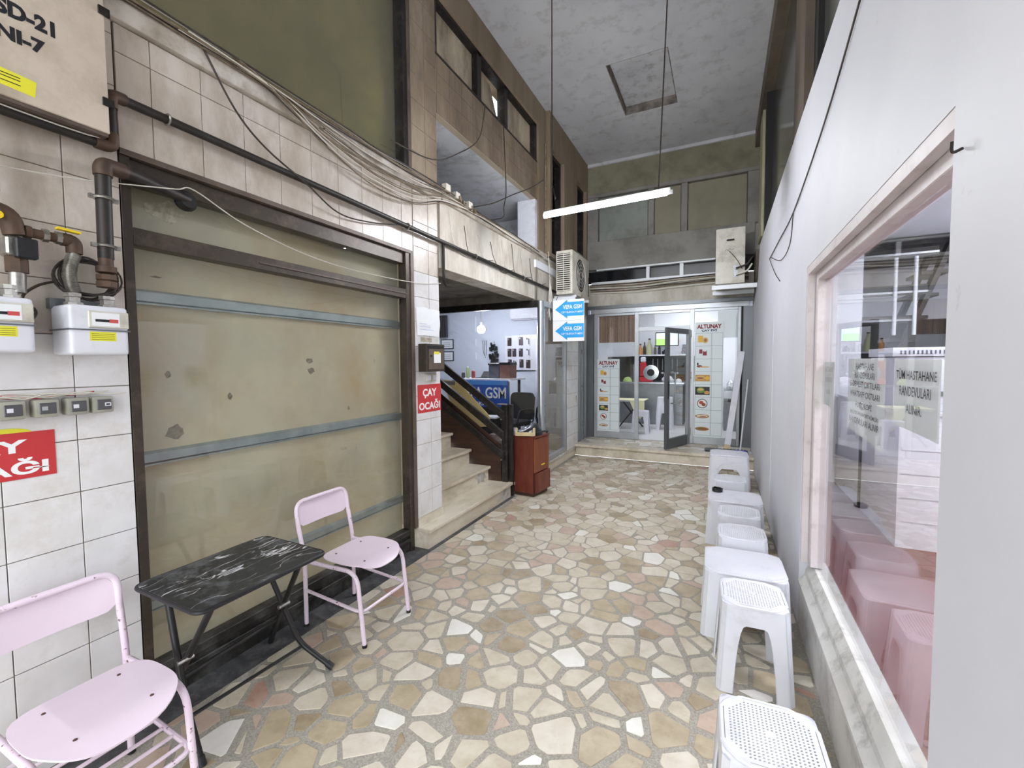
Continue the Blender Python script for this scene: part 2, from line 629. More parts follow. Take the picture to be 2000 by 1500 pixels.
def stone_geo(mb, poly, zt, zb=-.006):
    n = len(poly)
    cx = sum(p[0] for p in poly) / n
    cy = sum(p[1] for p in poly) / n
    ins = .0025
    top = []
    for p in poly:
        d = math.hypot(p[0] - cx, p[1] - cy) or 1
        top.append((p[0] - (p[0] - cx) / d * ins, p[1] - (p[1] - cy) / d * ins))
    vs = [(a, b, zb) for a, b in poly] + [(a, b, zt - .0012) for a, b in poly] + [(a, b, zt) for a, b in top]
    fs = [(i, (i + 1) % n, n + (i + 1) % n, n + i) for i in range(n)]
    fs += [(n + i, n + (i + 1) % n, 2 * n + (i + 1) % n, 2 * n + i) for i in range(n)]
    fs.append(tuple(range(2 * n, 3 * n)))
    mb.add(vs, fs)


rng = random.Random(21)


def gapf(x, y):
    base = .026 if y < 2.3 else (.026 - (y - 2.3) * .0105 if y < 3.7 else .0115)
    return max(base, .009)


cells = stone_cells(-2.20, .43, -1.45, 7.08, .139, rng, gapf)
Rinv = Rm.inverted()


def seen(px, py):
    q = Rinv @ Vector((px, py, -CAM_H))
    if q[1] < .2:
        return 0
    X, Y = 1000 + FOC * q[0] / q[1], 750 - FOC * q[2] / q[1]
    return 1 / (q[1] ** 3) if -40 < X < 2040 and -40 < Y < 1560 else 0


cells.sort(key=lambda c: -seen(c[2], c[3]) * c[1])
rest = MB()
rest_m = []
for i, (poly, A, px, py) in enumerate(cells):
    k = rng.choices(range(7), STONE_W)[0]
    zt = rng.uniform(-.0004, .0008)
    if i < 300:
        mb = MB()
        stone_geo(mb, poly, zt)
        mb.build('stone', STONES[k], floor, fix=False)
    else:
        n0 = len(rest.f)
        stone_geo(rest, poly, zt)
        rest_m += [k] * (len(rest.f) - n0)
ro = rest.build('stone_field', None, floor, fix=False, kind='stuff')
for m in STONES:
    ro.data.materials.append(m)
ro.data.polygons.foreach_set('material_index', rest_m)

B('trim_1', pm('dark_grey_screed', '#4a4a4c', .7, col2='#38383a', vscale=6, dirt='#7d7c7a', damt=.2, dscale=8), None,
  -2.42, -2.205, YB, 4.62, -.01, .002, kind='structure', label='dark grey screed strip along the foot of the shop window', cat='floor strip')
B('street_pavement', pm('grey_pavement', '#9a9894', .85), None, -9, 9, -14, YB, -.3, -.01, kind='structure',
  label='grey pavement of the street outside the passage mouth', cat='pavement')

# ------------------------------------------------------------------ ceiling with plastered-over hatch
hx0, hx1, hy0, hy1 = -1.33, -.61, 5.42, 6.62
ceil = MB()
for a in ((-2.8, hx0, YB, YF + .2), (hx1, .62, YB, YF + .2), (hx0, hx1, YB, hy0), (hx0, hx1, hy1, YF + .2)):
    ceil.box(a[0], a[1], a[2], a[3], ZC, ZC + .25)
ceil = ceil.build('ceiling', M_ceil, None, kind='structure', label='grey white painted ceiling high above the passage', cat='ceiling')
B('hatch_panel', M_hatch, ceil, hx0 - .02, hx1 + .02, hy0 - .02, hy1 + .02, ZC + .12, ZC + .2)
for (a) in ((hx0, hx0 + .012, hy0, hy1), (hx1 - .012, hx1, hy0, hy1), (hx0, hx1, hy0, hy0 + .012), (hx0, hx1, hy1 - .012, hy1)):
    B('hatch_edge', pm('shadow_toned_edge', '#8d857e', .9, col2='#5d544d', vscale=8), ceil, a[0], a[1], a[2], a[3], ZC + .004, ZC + .12)  # darker edge colour paints in the shadow of the recess

# ------------------------------------------------------------------ tiles helper
_tile_cache = {}


def tiles_x(parent, mat, x, ys, zs, t=.007, j=.0035, skip=None):
    """wall tiles facing +x between the joints ys and zs, sharing meshes of equal size"""
    for a in range(len(ys) - 1):
        for b in range(len(zs) - 1):
            w, h = abs(ys[a + 1] - ys[a]) - j, abs(zs[b + 1] - zs[b]) - j
            if w < .01 or h < .01:
                continue
            if skip and skip((ys[a] + ys[a + 1]) / 2, (zs[b] + zs[b + 1]) / 2):
                continue
            key = (round(w, 3), round(h, 3), mat.name)
            loc = Vector((x, (ys[a] + ys[a + 1]) / 2, (zs[b] + zs[b + 1]) / 2))
            if key not in _tile_cache:
                mb = MB().box(-t, 0, -w / 2, w / 2, -h / 2, h / 2)
                me = mb.mesh(bev=.0012, name='tile')
                me.materials.append(mat)
                _tile_cache[key] = me
            o = bpy.data.objects.new('tile', _tile_cache[key])
            COL.objects.link(o)
            o.parent = parent
            o.location = loc - wl(parent)


def steps(a, b, s):
    out = [a]
    while out[-1] + s < b - .02:
        out.append(out[-1] + s)
    out.append(b)
    return out


# ------------------------------------------------------------------ near tiled wall
wall_l = B('wall_left', M_grout, None, -2.75, XL - .006, YB, .98, 0, 3.06, kind='structure',
           label='white tiled wall carrying the gas meters', cat='wall')
ys = [.98 - .18 - .213 * k for k in range(8)][::-1] + [.98]
zs = [.02 + .213 * k for k in range(15)] + [3.06]
zlow = [z for z in zs if z < 1.73]
zup = [z for z in zs if z > 1.7]
tiles_x(wall_l, M_tile, XL, ys, zlow)
tiles_x(wall_l, M_tile_d, XL, ys, zup)

# header over the shop window
head = B('wall_left_header', M_grout, None, -2.75, XL - .006, .985, 2.955, 2.515, 3.06, kind='structure',
         label='stained tile band over the shop window', cat='wall')
tiles_x(head, M_tile_d, XL, [.985] + [.985 + .13 + .213 * k for k in range(9)] + [2.955], [2.535, 2.725, 2.94, 3.06])
B('edge_strip', M_bronze2, head, -2.42, -2.343, .985, 2.955, 2.512, 2.537)
B('trim_2', M_marble_w, None, -2.75, -2.315, YB, 3.33, 3.062, 3.163, kind='structure', bev=.004,
  label='white marble ledge dusty with cables above the tile band', cat='ledge')

# tiled pier between window and stairs
pier = B('wall_left_pier', M_grout_g, None, -4.6, XL - .006, 2.955, 3.325, 0, ZC, kind='structure',
         label='narrow tiled pier between the shop window and the stairs', cat='wall')
tiles_x(pier, M_tile, XL, [2.962, 3.17, 3.322], [.25 + .213 * k for k in range(11)])
tiles_x(pier, M_tile_d, XL, [2.962, 3.17, 3.322], [2.38, 2.59, 2.80, 3.06])
tiles_x(pier, M_tile_g, XL, [2.962, 3.15, 3.322], [3.165] + [3.165 + .213 * k for k in range(1, 10)] + [ZC])
B('upstand', M_marble, pier, -2.36, -2.338, 2.955, 3.325, .178, .25)

# ------------------------------------------------------------------ big shop window with boarded back
w1 = thing('window_1', 'dark bronze framed shop window boarded up in olive beige behind the glass', 'window', (-2.35, 1.97, 0), kind='structure')
fx0, fx1 = -2.43, -2.352
B('frame_jamb', M_bronze, w1, fx0, fx1, .984, 1.022, 0, 2.512, bev=.002)
B('frame_jamb', M_bronze2, w1, fx0, fx1 + .01, 2.915, 2.955, .18, 2.512, bev=.002)
B('frame_jamb', M_bronze, w1, fx0, fx1, 2.862, 2.914, 0, 2.512, bev=.002)
B('frame_head', M_bronze, w1, fx0 - .03, fx1 - .02, 1.023, 2.861, 2.42, 2.511, bev=.002)
B('frame_transom', M_bronze, w1, fx0, fx1, 1.023, 2.861, 2.135, 2.21, bev=.002)
B('frame_groove', M_bronze2, w1, fx1, fx1 + .006, 1.6, 2.861, 2.168, 2.176)
B('frame_sill', M_black_k, w1, fx0, fx1, 1.023, 2.861, .145, .192, bev=.003)
B('kick_plate', M_black_k, w1, fx0, fx1 - .015, 1.023, 2.861, 0.002, .144)
B('kick_trim', M_black_k, w1, fx1 - .014, fx1 + .005, 1.023, 2.861, .09, .115, bev=.003)
B('glass_pane', G_w1, w1, -2.402, -2.397, 1.023, 2.861, .193, 2.134)
B('glass_pane', G_w1, w1, -2.402, -2.397, 1.023, 2.861, 2.211, 2.419)
bb = B('back_board', M_olive, w1, -2.56, -2.50, .99, 2.93, .1, 2.52)
for z0, z1 in ((1.893, 1.962), (1.118, 1.182), (.40, .46)):
    mb = MB().prism([(-2.50, z0), (-2.478, z0 + .012), (-2.478, z1 - .012), (-2.50, z1)], 'y', 1.0, 2.92)
    r = mb.build('wall_rail', M_galv, w1)
    B('rail_lip', M_galv, r, -2.49, -2.474, 1.0, 2.92, z0 - .004, z0 + .004)


def blob(cx, cz, rx, rz, rg, n=14):
    return [(cx + rx * math.cos(2 * pi * i / n) * rg.uniform(.6, 1.1), cz + rz * math.sin(2 * pi * i / n) * rg.uniform(.6, 1.1)) for i in range(n)]


rg = random.Random(4)
M_stain = pm('dark_stain', '#5d574b', .8, col2='#8d846c', vscale=30)
M_stain2 = pm('pale_flaked_filler', '#cfc8b2', .8, col2='#a89f86', vscale=30)
for (y, z, a, b, m) in ((1.22, 1.26, .05, .04, M_stain), (2.03, 1.62, .028, .02, M_stain), (2.04, 1.555, .03, .022, M_stain), (1.17, 2.03, .028, .006, M_stain), (2.64, 1.62, .012, .03, M_stain2),
                        (1.50, 1.42, .012, .02, M_stain), (1.22, 2.36, .09, .06, M_stain2), (1.15, 2.225, .09, .02, M_stain2), (2.43, .96, .008, .02, M_stain2),
                        (1.2, 1.55, .014, .02, M_stain), (2.36, 1.27, .01, .014, M_stain)):
    MB().prism(blob(y, z, a, b, rg), 'x', -2.5, -2.4975).build('stain_patch', m, w1)

# ------------------------------------------------------------------ upper boarded window
w2 = thing('window_2', 'upper window boarded in dark olive green above the marble ledge', 'window', (-2.35, .7, 3.165), kind='structure')
B('frame_rail', M_darkmetal, w2, -2.44, -2.36, YB, 2.868, 3.164, 3.2)
B('frame_jamb', M_darkmetal, w2, -2.44, -2.352, 2.87, 2.918, 3.164, ZC)
B('frame_jamb', M_bronze2, w2, -2.44, -2.345, 2.92, 2.954, 3.164, ZC)
B('glass_pane', G_dusty, w2, -2.402, -2.397, YB, 2.868, 3.201, ZC - .01)
B('back_board', M_green, w2, -2.56, -2.46, YB, 2.93, 3.164, ZC)

# ------------------------------------------------------------------ stairs
st = thing('staircase', 'cream marble steps rising beside the tiled pier', 'stairs', (-2.24, 3.8, 0))
for i in range(9):
    z = .177 + .183 * i
    xn = -2.215 - .2655 * i
    y0, y1 = (2.95, 4.58) if i == 0 else (3.33, 4.515)
    B('tread', M_marble, st, xn - .31, xn, y0, y1, z - .032, z, bev=.004)
    B('riser', M_marble, st, xn - .30, xn - .025, y0 + .004, y1 - .02, max(.003, z - .183), z - .033)
M_ch = M_wornplaster
for (y0, y1, z0, z1, x) in ((4.28, 4.55, .01, .14, -2.24), (4.18, 4.46, .19, .325, -2.5055)):
    rgp = random.Random(int(y0 * 100))
    p = blob((y0 + y1) / 2, (z0 + z1) / 2, (y1 - y0) / 2, (z1 - z0) / 2, rgp, 18)
    MB().prism(p, 'x', x, x + .003).build('chipped_patch', M_ch, st)

# stair railing of dark boards
rl = thing('stair_railing', 'near-black stair railing of three sloping boards and a square post', 'railing', (-2.28, 4.53, 0))
B('post', M_darkmetal, rl, -2.345, -2.275, 4.54, 4.60, .003, 1.10, bev=.004)
B('post', M_darkmetal, rl, -2.27, -2.225, 4.585, 4.63, .003, 1.10, bev=.004)
B('post_cap', M_steel, rl, -2.40, -2.30, 4.535, 4.605, 1.101, 1.111)
sl = .69
for zt in (1.02, .78, .535):
    p = []
    xa, xb = -2.30, -4.45
    za = zt - .0
    MB().prism([(xa, za), (xb, za - (xb - xa) * sl), (xb, za - (xb - xa) * sl - .1), (xa, za - .1)], 'y', 4.50, 4.539).build('rail_board', M_darkmetal, rl, bev=.004)
for (x, z) in ((-2.33, .93), (-2.33, .69), (-2.33, .45)):
    MB().lathe((x, 4.4985, z), [(.001, -.006), (.009, -.004), (.009, .0)], 8, 'y').build('bolt', M_chrome, rl, smooth=True)
MB().prism([(-2.36, .03), (-2.36, .62), (-4.45, 2.05), (-4.45, .03)], 'y', 4.545, 4.565).build('stair_side_panel', M_wood_d, rl)

# ------------------------------------------------------------------ bay over the stairs: beam, open loggia, spandrel, strip window
beam = MB().box(-2.56, -2.33, 3.326, 6.0, 2.47, 3.152).build('wall_left_beam', M_beam, None, kind='structure',
                                                            label='dirty cream beam over the stairs', cat='beam')
B('beam_block', M_beam, beam, -2.62, -2.335, 6.0, 6.45, 2.5, 3.13)
B('upper_ledge', M_marble_w, beam, -2.56, -2.30, 3.33, 5.95, 3.07, 3.158, bev=.005)
lg = thing('wall_left_loggia', 'pale recess open to the passage above the cream beam', 'recess', (-2.4, 4.5, 3.15), kind='structure')
M_log = pm('pale_blue_grey_paint', '#dfe3ea', .75, col2='#d2d5dc', vscale=2, dirt='#8a8680', damt=.15, dscale=4)
B('recess_floor', M_beam, lg, -3.9, -2.56, 3.326, 6.3, 3.05, 3.15)
B('recess_ceiling', M_log, lg, -3.9, -2.421, 3.326, 6.3, 3.853, 3.95)
B('recess_back', M_log, lg, -4.0, -3.9, 3.326, 6.3, 3.05, 3.95)
B('recess_end', M_log, lg, -3.9, -2.62, 6.3, 6.4, 3.05, 3.95)
B('recess_pier', M_log, lg, -2.62, -2.352, 5.62, 5.70, 3.16, 3.852, bev=.004)
sp = B('wall_left_spandrel', M_grout_g, None, -2.42, XL - .006, 3.326, 5.70, 3.852, 4.37, kind='structure',
       label='grimy brown tile band beneath the strip window', cat='wall')
tiles_x(sp, M_tile_g, XL, steps(3.33, 5.70, .213), [3.855, 4.05, 4.21, 4.368], skip=None)
B('wall_left_frieze', M_brown_wall, None, -2.60, -2.33, 3.326, 5.98, 4.885, ZC, kind='structure',
  label='grimy brown wall strip between strip window and ceiling', cat='wall')
B('wall_left_post', M_brown_wall, None, -2.60, -2.33, 5.705, 5.98, 3.153, 4.884, kind='structure',
  label='brown wall post with a pale pipe beside the loggia', cat='wall')
MB().cyl((-2.315, 5.93, 3.13), (-2.315, 5.93, 4.72), .014).build('downpipe', M_cable_t, bpy.data.objects['wall_left_post'], smooth=True)

w3 = thing('window_3', 'strip window of dusty frosted panes with one tilted sash', 'window', (-2.42, 4.5, 4.37), kind='structure')
for (y0, y1) in ((3.328, 3.36), (4.08, 4.17), (4.72, 4.80), (5.62, 5.70)):
    B('frame_mullion', M_darkmetal, w3, -2.46, -2.36, y0, y1, 4.372, 4.883)
B('frame_rail', M_darkmetal, w3, -2.46, -2.35, 3.33, 5.70, 4.371, 4.392)
B('frame_rail', M_darkmetal, w3, -2.46, -2.36, 3.33, 5.70, 4.845, 4.883)
B('glass_pane', M_frost, w3, -2.44, -2.425, 3.361, 4.079, 4.393, 4.844)
B('glass_pane', M_frost, w3, -2.44, -2.425, 4.801, 5.619, 4.393, 4.844)
mb = MB().bar((-2.43, 4.445, 4.395), (-2.56, 4.445, 4.82), .5, .015, (0, 1, 0))
mb = MB()
mb.add([(-2.43, 4.18, 4.395), (-2.43, 4.70, 4.395), (-2.49, 4.60, 4.84), (-2.49, 4.18, 4.84), (-2.445, 4.18, 4.395), (-2.445, 4.70, 4.395), (-2.505, 4.60, 4.84), (-2.505, 4.18, 4.84)],
       [(0, 1, 2, 3), (7, 6, 5, 4), (0, 4, 5, 1), (1, 5, 6, 2), (2, 6, 7, 3), (3, 7, 4, 0)])
mb.build('tilted_sash', M_frost, w3)
B('gap_glow_panel', emat('lit_interior_glow', '#f5f0e0', 1.2), w3, -2.62, -2.60, 4.6, 4.76, 4.42, 4.84)  # emissive panel stands in for the lit interior seen past the sash
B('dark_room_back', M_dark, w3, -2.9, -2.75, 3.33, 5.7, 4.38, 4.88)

# wall with dark windows further on
wu = thing('wall_left_upper', 'grimy wall with two dark windows at the far end of the passage', 'wall', (-2.3, 6.9, 2.5), kind='structure')
B('pier', M_brown_wall, wu, -2.6, -2.27, 5.985, 6.05, 3.14, ZC)
B('pier', M_brown_wall, wu, -2.6, -2.27, 6.62, 7.30, 2.46, ZC)
B('pier', M_brown_wall, wu, -2.6, -2.27, 7.86, YF, 2.46, ZC)
B('lintel', M_brown_wall, wu, -2.6, -2.271, 6.05, 6.62, 4.70, ZC)
B('lintel', M_brown_wall, wu, -2.6, -2.271, 7.30, 7.86, 4.70, ZC)
B('wall_below', M_plaster_d, wu, -2.6, -2.271, 6.46, 6.62, 2.46, 3.2)
B('wall_below', M_plaster_d, wu, -2.6, -2.271, 7.30, 7.86, 2.46, 3.5)
B('wall_below', M_plaster_d, wu, -2.6, -2.272, 6.05, 6.46, 3.14, 3.2)
for (y0, y1, z0) in ((6.05, 6.62, 3.2), (7.30, 7.86, 3.5)):
    f = B('dark_window', M_darkglass, wu, -2.43, -2.42, y0, y1, z0, 4.70)
    B('window_frame', M_darkmetal, f, -2.42, -2.33, y0, y0 + .05, z0, 4.70)
    B('window_frame', M_darkmetal, f, -2.42, -2.33, y1 - .05, y1, z0, 4.70)
    B('window_frame', M_darkmetal, f, -2.42, -2.33, y0 + .05, y1 - .05, 4.64, 4.70)
MB().lathe((-2.41, 6.33, 4.05), [(.28, 0), (.29, .02), (.27, .02), (.26, 0)], 28, 'x').build('fan_ring', M_black, wu, smooth=True)

# ------------------------------------------------------------------ void over stairs and phone shop shell
sh = thing('wall_back_phone_shop', 'white painted shell of the phone shop behind the stairs', 'room', (-4, 6.5, 0), kind='structure')
M_gsm = pm('cool_white_shop_wall', '#ccd2de', .7)
M_stairceil = pm('dull_stair_soffit', '#8b857c', .85, col2='#77716a', vscale=2, dirt='#5a544c', damt=.25, dscale=4)
B('stair_soffit', M_stairceil, sh, -6.3, -2.561, 3.326, 5.52, 2.56, 2.7)
B('stair_end_wall', M_plaster_d, sh, -4.75, -4.62, 3.326, 4.6, 0, 2.56)
B('shop_floor', pm('shop_floor_tile', '#8f8a82', .4), sh, -6.3, -2.30, 4.6, 8.3, 0.0, .15)
B('back_wall', M_gsm, sh, -6.3, -2.3, 8.2, 8.3, .15, 3.0)
B('side_wall', M_gsm, sh, -6.4, -6.3, 4.6, 8.3, .15, 3.0)
B('side_wall', M_gsm, sh, -6.3, -4.62, 4.6, 4.7, .15, 2.56)
B('shop_ceiling', M_white_in, sh, -6.3, -2.3, 5.52, 8.3, 2.9, 3.0)
B('front_bar', M_darkmetal, sh, -4.9, -2.30, 5.53, 5.60, 2.36, 2.45)
B('front_fascia', M_stairceil, sh, -4.9, -2.31, 5.54, 5.59, 2.451, 2.9)
B('front_glass', G_clear, sh, -4.3, -2.33, 5.563, 5.567, .17, 2.36)
B('threshold', M_marble_w, sh, -2.33, -2.235, 4.64, 7.24, .115, .152, bev=.004)
B('plinth', M_marble, sh, -2.34, -2.25, 4.64, 7.24, .003, .114)
MB().cyl((-2.262, 5.59, .153), (-2.262, 5.59, 2.44), .048, 20).build('wall_post_steel', M_steel, None, smooth=True,
    kind='structure', label='round polished steel column at the phone shop corner', cat='column')
w4 = thing('window_4', 'aluminium framed side window of the phone shop', 'window', (-2.27, 6.2, .15), kind='structure')
B('frame_rail', M_alu, w4, -2.30, -2.245, 5.66, 6.64, .154, .225)
B('frame_rail', M_alu, w4, -2.30, -2.245, 5.66, 6.64, 2.38, 2.46)
B('frame_post', M_alu, w4, -2.30, -2.245, 6.58, 6.64, .226, 2.379)
B('frame_post', M_alu, w4, -2.30, -2.25, 5.66, 5.70, .226, 2.379)
B('glass_pane', G_clear, w4, -2.276, -2.271, 5.701, 6.579, .226, 2.379)
tp = B('wall_left_white_pier', M_grout, None, -2.62, -2.247, 6.655, 7.245, 0.153, 2.459, kind='structure',
       label='white tiled pier beside the roller shutter', cat='wall')
tiles_x(tp, M_tile, -2.24, [6.66, 6.95, 7.24], [.155 + .2305 * k for k in range(11)])
rs = thing('roller_shutter', 'folded grey metal shutter between tiled pier and tea house front', 'shutter', (-2.3, 7.5, .19))
for k in range(7):
    y = 7.26 + k * .092
    MB().prism([(-2.31, y), (-2.26 + (k % 2) * .02, y + .02), (-2.26 + (k % 2) * .02, y + .07), (-2.31, y + .088)], 'z', .2, 2.455).build('shutter_slat', M_alu_d if k % 2 else M_alu, rs)
for z in (.45, 1.1, 1.75, 2.3):
    B('hasp', M_chrome, rs, -2.26, -2.235, 7.50, 7.53, z, z + .07)

# ------------------------------------------------------------------ far end: landing step, facade, upper wall
M_land = pm('speckled_marble_top', '#cfc9bd', .4, col2='#a9a296', vscale=16, dirt='#6d675e', damt=.3, dscale=22)
ld = thing('wall_back_step', 'marble fronted step up to the tea house', 'step', (-.9, 7.5, 0), kind='structure')
B('riser', M_marble, ld, -2.245, XR, 7.13, 7.30, .001, .15)
B('landing_top', M_land, ld, -2.30, XR, 7.32, 11.0, .0, .193)
B('nosing', M_marble, ld, -2.245, XR, 7.095, 7.319, .151, .194, bev=.004)
cells2 = stone_cells(-2.2, .43, 7.33, 7.93, .15, random.Random(5), lambda x, y: .009)
for (poly, A, px, py) in cells2:
    mb = MB()
    stone_geo(mb, poly, .1965, .19)
    mb.build('stone', STONES[rng.choices(range(7), [3, 5, 1, 1, 0, 6, 0])[0]], ld, fix=False)

fw = thing('wall_back', 'grimy upper end wall with boarded panes and spandrel over the tea house', 'wall', (-.9, 8, 2.6), kind='structure')
B('top_band', pm('dull_olive_plaster', '#8b8672', .85, col2='#7c7763', vscale=1.5, dirt='#67614e', damt=.2, dscale=3), fw, -2.5, .6, YF + .02, YF + .3, 4.63, ZC)
B('ceiling_bead', M_ceil, fw, -2.27, .45, YF - .02, YF + .02, ZC - .05, ZC)
B('window_wall', M_greypanel, fw, -2.5, .6, YF + .10, YF + .3, 3.2, 4.63)
fr = []
for (x0, x1) in ((-2.27, -2.08), (-1.2, -1.10), (-.66, -.56), (.33, .5)):
    B('window_post', M_greypanel, fw, x0, x1, YF + .01, YF + .1, 3.79, 4.60, bev=.006)
B('window_head', M_greypanel, fw, -2.27, .5, YF + .0, YF + .1, 4.60, 4.66, bev=.006)
for (x0, x1, m) in ((-2.08, -1.2, M_paneold), (-1.10, -.66, M_paneold2), (-.56, .33, M_paneold2)):
    B('blind_pane', m, fw, x0 + .012, x1 - .012, YF + .06, YF + .099, 3.79, 4.588)
B('spandrel', M_greypanel, fw, -2.27, .44, YF - .03, YF + .1, 3.29, 3.79, bev=.004)
B('white_bead', M_alu_w, fw, -2.1, .2, YF - .035, YF + .05, 3.262, 3.288)
B('ribbon_glass', M_darkglass, fw, -2.27, .44, YF + .06, YF + .1, 3.05, 3.262)
for (x0, x1) in ((-1.22, -1.165), (-.67, -.61)):
    B('ribbon_mullion', M_alu_w, fw, x0, x1, YF - .0, YF + .06, 3.06, 3.262)
B('ribbon_rail', M_alu_w, fw, -2.2, .2, YF - .01, YF + .06, 3.02, 3.06)
B('lintel', M_beam, fw, -2.27, .44, YF - .02, YF + .15, 2.62, 3.02)
B('lintel_lip', M_alu_d, fw, -2.27, .44, YF - .06, YF + .1, 2.56, 2.619)
B('shutter_box', M_alu, fw, -2.2, .38, YF - .04, YF + .12, 2.475, 2.559, bev=.004)
B('side_return', M_alu_d, fw, .30, .44, YF - .05, YF + .12, .194, 2.474)
B('side_return', M_alu_d, fw, -2.30, -2.15, YF - .05, YF + .12, .194, 2.474)
B('light_leak_fill', M_plaster_d, fw, .442, .72, YF + .102, YF + .28, 2.3, 3.3)  # fillers added to stop sky light leaking in at this corner
B('light_leak_fill', M_plaster_d, fw, .442, .569, YF - .3, YF + .1, 2.55, 3.3)
B('shutter_guide', M_dark, fw, .27, .30, YF - .05, YF + .06, .194, 2.474)

# ------------------------------------------------------------------ right wall: white partition with the shop window
XO = .57
wr = thing('wall_right', 'white painted partition wall with a large shop window', 'wall', (.5, 3, 0), kind='structure')
B('wall_lower', M_whitewall_b, wr, XR, XO, 1.238, 3.06, 0, .262)
B('wall_near', M_whitewall, wr, XR - .012, XO, YB, 1.238, 0, 3.17, bev=.003)
B('wall_above', M_whitewall, wr, XR, XO, 1.238, 3.06, 2.14, 3.17)
MB().prism([(3.06, 0), (YF + .1, 0), (YF + .1, 2.46), (7.05, 2.75), (6.85, 3.17), (3.06, 3.17)], 'x', XR, XO).build('wall_far', M_whitewall, wr)
B('cover_strip', M_whitewall, wr, XR - .004, XR, 4.82, 4.86, 0, 2.2)
MB().prism([(XR - .004, .255), (XR - .004, .275), (.468, .315), (.472, .345), (.50, .395), (XO, .40), (XO, .262), (XR, .262)], 'y', 1.238, 3.06).build('window_sill', M_sill, wr)
mb = MB()
mb.add([], [])
w5 = thing('window_5', 'big shop window with a pinkish white frame and paper notices', 'window', (.5, 2.1, .4), kind='structure')
B('frame_reveal', M_pinkwood, w5, XR + .002, .475, 3.02, 3.058, .40, 2.14)
B('frame_jamb', M_pinkwood, w5, .478, .54, 2.955, 3.02, .40, 2.14, bev=.003)
B('frame_reveal', M_pinkwood, w5, XR + .002, .475, 1.239, 3.019, 2.095, 2.139)
B('frame_head', M_pinkwood, w5, .478, .54, 1.239, 2.954, 2.05, 2.139, bev=.003)
B('glass_pane', G_big, w5, .512, .517, 1.239, 2.954, .40, 2.049)
MB().tube(crom([(XR - .014, 1.19, 2.02), (XR - .03, 1.188, 2.015), (XR - .032, 1.186, 2.035)], 5), .003, 6).build('wall_hook', M_darkmetal, wr)
# upper side above the partition: brown posts, dark dusty glass
wru = thing('wall_right_upper', 'brown framed dark glazing above the white partition', 'wall', (.55, 4, 3.17), kind='structure')
M_dustglass = pm('dark_dusty_glazing', '#5b5d5a', .12, col2='#4c4e4a', vscale=2, spec=.8)
M_brownpost = pm('worn_brown_post', '#6e6255', .6, col2='#574c41', vscale=3, stretch=(1, 1, .3))
B('glazing', M_dustglass, wru, .53, .56, YB, 8.0, 3.0, 4.95)
B('top_beam', M_brownpost, wru, .42, .58, YB, 8.0, 4.95, ZC)
for (y0, y1, m, xx) in ((3.30, 3.42, M_dark, .50), (3.42, 3.62, M_brownpost, .45), (3.63, 3.95, M_brownpost, .46), (6.42, 6.5, M_dark, .46), (1.0, 1.2, M_brownpost, .46)):
    B('glazing_post', m, wru, xx, .53, y0, y1, 3.171, 4.949)
B('pale_board', pm('pale_olive_board', '#a5a183', .6, col2='#8d8a6c', vscale=3), wru, .425, .455, 6.5, 6.95, 3.2, 4.78)
B('light_leak_block', M_dark, wru, .571, .68, 6.6, 8.1, 2.3, 3.25)  # added block closing the gap that let sky light through

# shop behind the window
rsn = thing('wall_back_copy_shop', 'white rooms with a red floor behind the big window', 'room', (2, 4, 0), kind='structure')
B('shop_floor', M_redfloor, rsn, XO, 4.2, -.6, 9.2, -.05, .03)
B('back_wall', M_white_in, rsn, XO, 1.555, 6.75, 6.9, .03, 3.1)
B('far_wall', M_white_in, rsn, 1.5, 4.2, 8.6, 8.75, .03, 3.1)
B('side_wall', M_white_in, rsn, 4.2, 4.3, -.6, 9.2, .03, 3.1)
B('end_wall', M_white_in, rsn, XO, 4.3, -.7, -.6, .03, 3.1)
B('shop_ceiling', M_white_in, rsn, XO, 4.3, -.7, 9.2, 3.1, 3.16)
ct = thing('service_counter', 'long white counter block on the red floor', 'counter', (2.2, 5.5, .03))
B('counter_body', M_white_in, ct, 1.33, 3.6, 4.60, 6.70, .031, 1.14)
B('counter_top', M_white_pl, ct, 1.30, 3.62, 4.57, 6.72, 1.141, 1.175, bev=.004)
B('panel_gap', M_dark, ct, 1.322, 1.33, 5.62, 5.70, .04, 1.1)
for z in (.25, .45, .65, .85):
    B('panel_groove', pm('grey_groove', '#c9c9d0', .6), ct, 1.35, 3.6, 4.597, 4.6, z, z + .006)
cp = thing('photocopier', 'white photocopier standing on the counter', 'copier', (1.55, 4.9, 1.176))
B('body', M_white_pl, cp, 1.30, 1.9, 4.66, 5.3, 1.176, 1.62, bev=.01, seg=2)
B('lid', M_alu_w, cp, 1.28, 1.92, 4.64, 5.3, 1.625, 1.70, bev=.008, seg=2)
for k in range(14):
    B('vent_slot', M_ink_b, cp, 1.33 + k * .027, 1.34 + k * .027, 4.636, 4.64, 1.645, 1.675)
B('paper_tray', M_alu_d, cp, 1.35, 1.8, 4.648, 4.66, 1.30, 1.34)
ms = thing('mezzanine_stair', 'black steel stair to a mezzanine inside the copy shop', 'stairs', (2.2, 6.9, .03))
for yy in (6.98, 7.55):
    MB().bar((2.45, yy, 3.05), (1.60, yy, .55), .05, .14, (0, 1, 0)).build('stringer', M_darkmetal, ms)
for k in range(8):
    z = .75 + k * .27
    x = 1.67 + k * .092
    B('tread', M_darkmetal, ms, x - .13, x + .13, 7.01, 7.52, z, z + .04)
for (x1_, z0_, z1_) in ((2.30, 2.85, 2.95), (2.21, 2.39, 2.51), (2.1, 2.05, 2.14)):
    B('shelf_beam', M_darkmetal, ms, 1.56, x1_, 6.90, 6.95, z0_, z1_)
    B('beam_lip', M_alu, ms, 1.56, x1_, 6.885, 6.90, z0_ + .02, z0_ + .045)
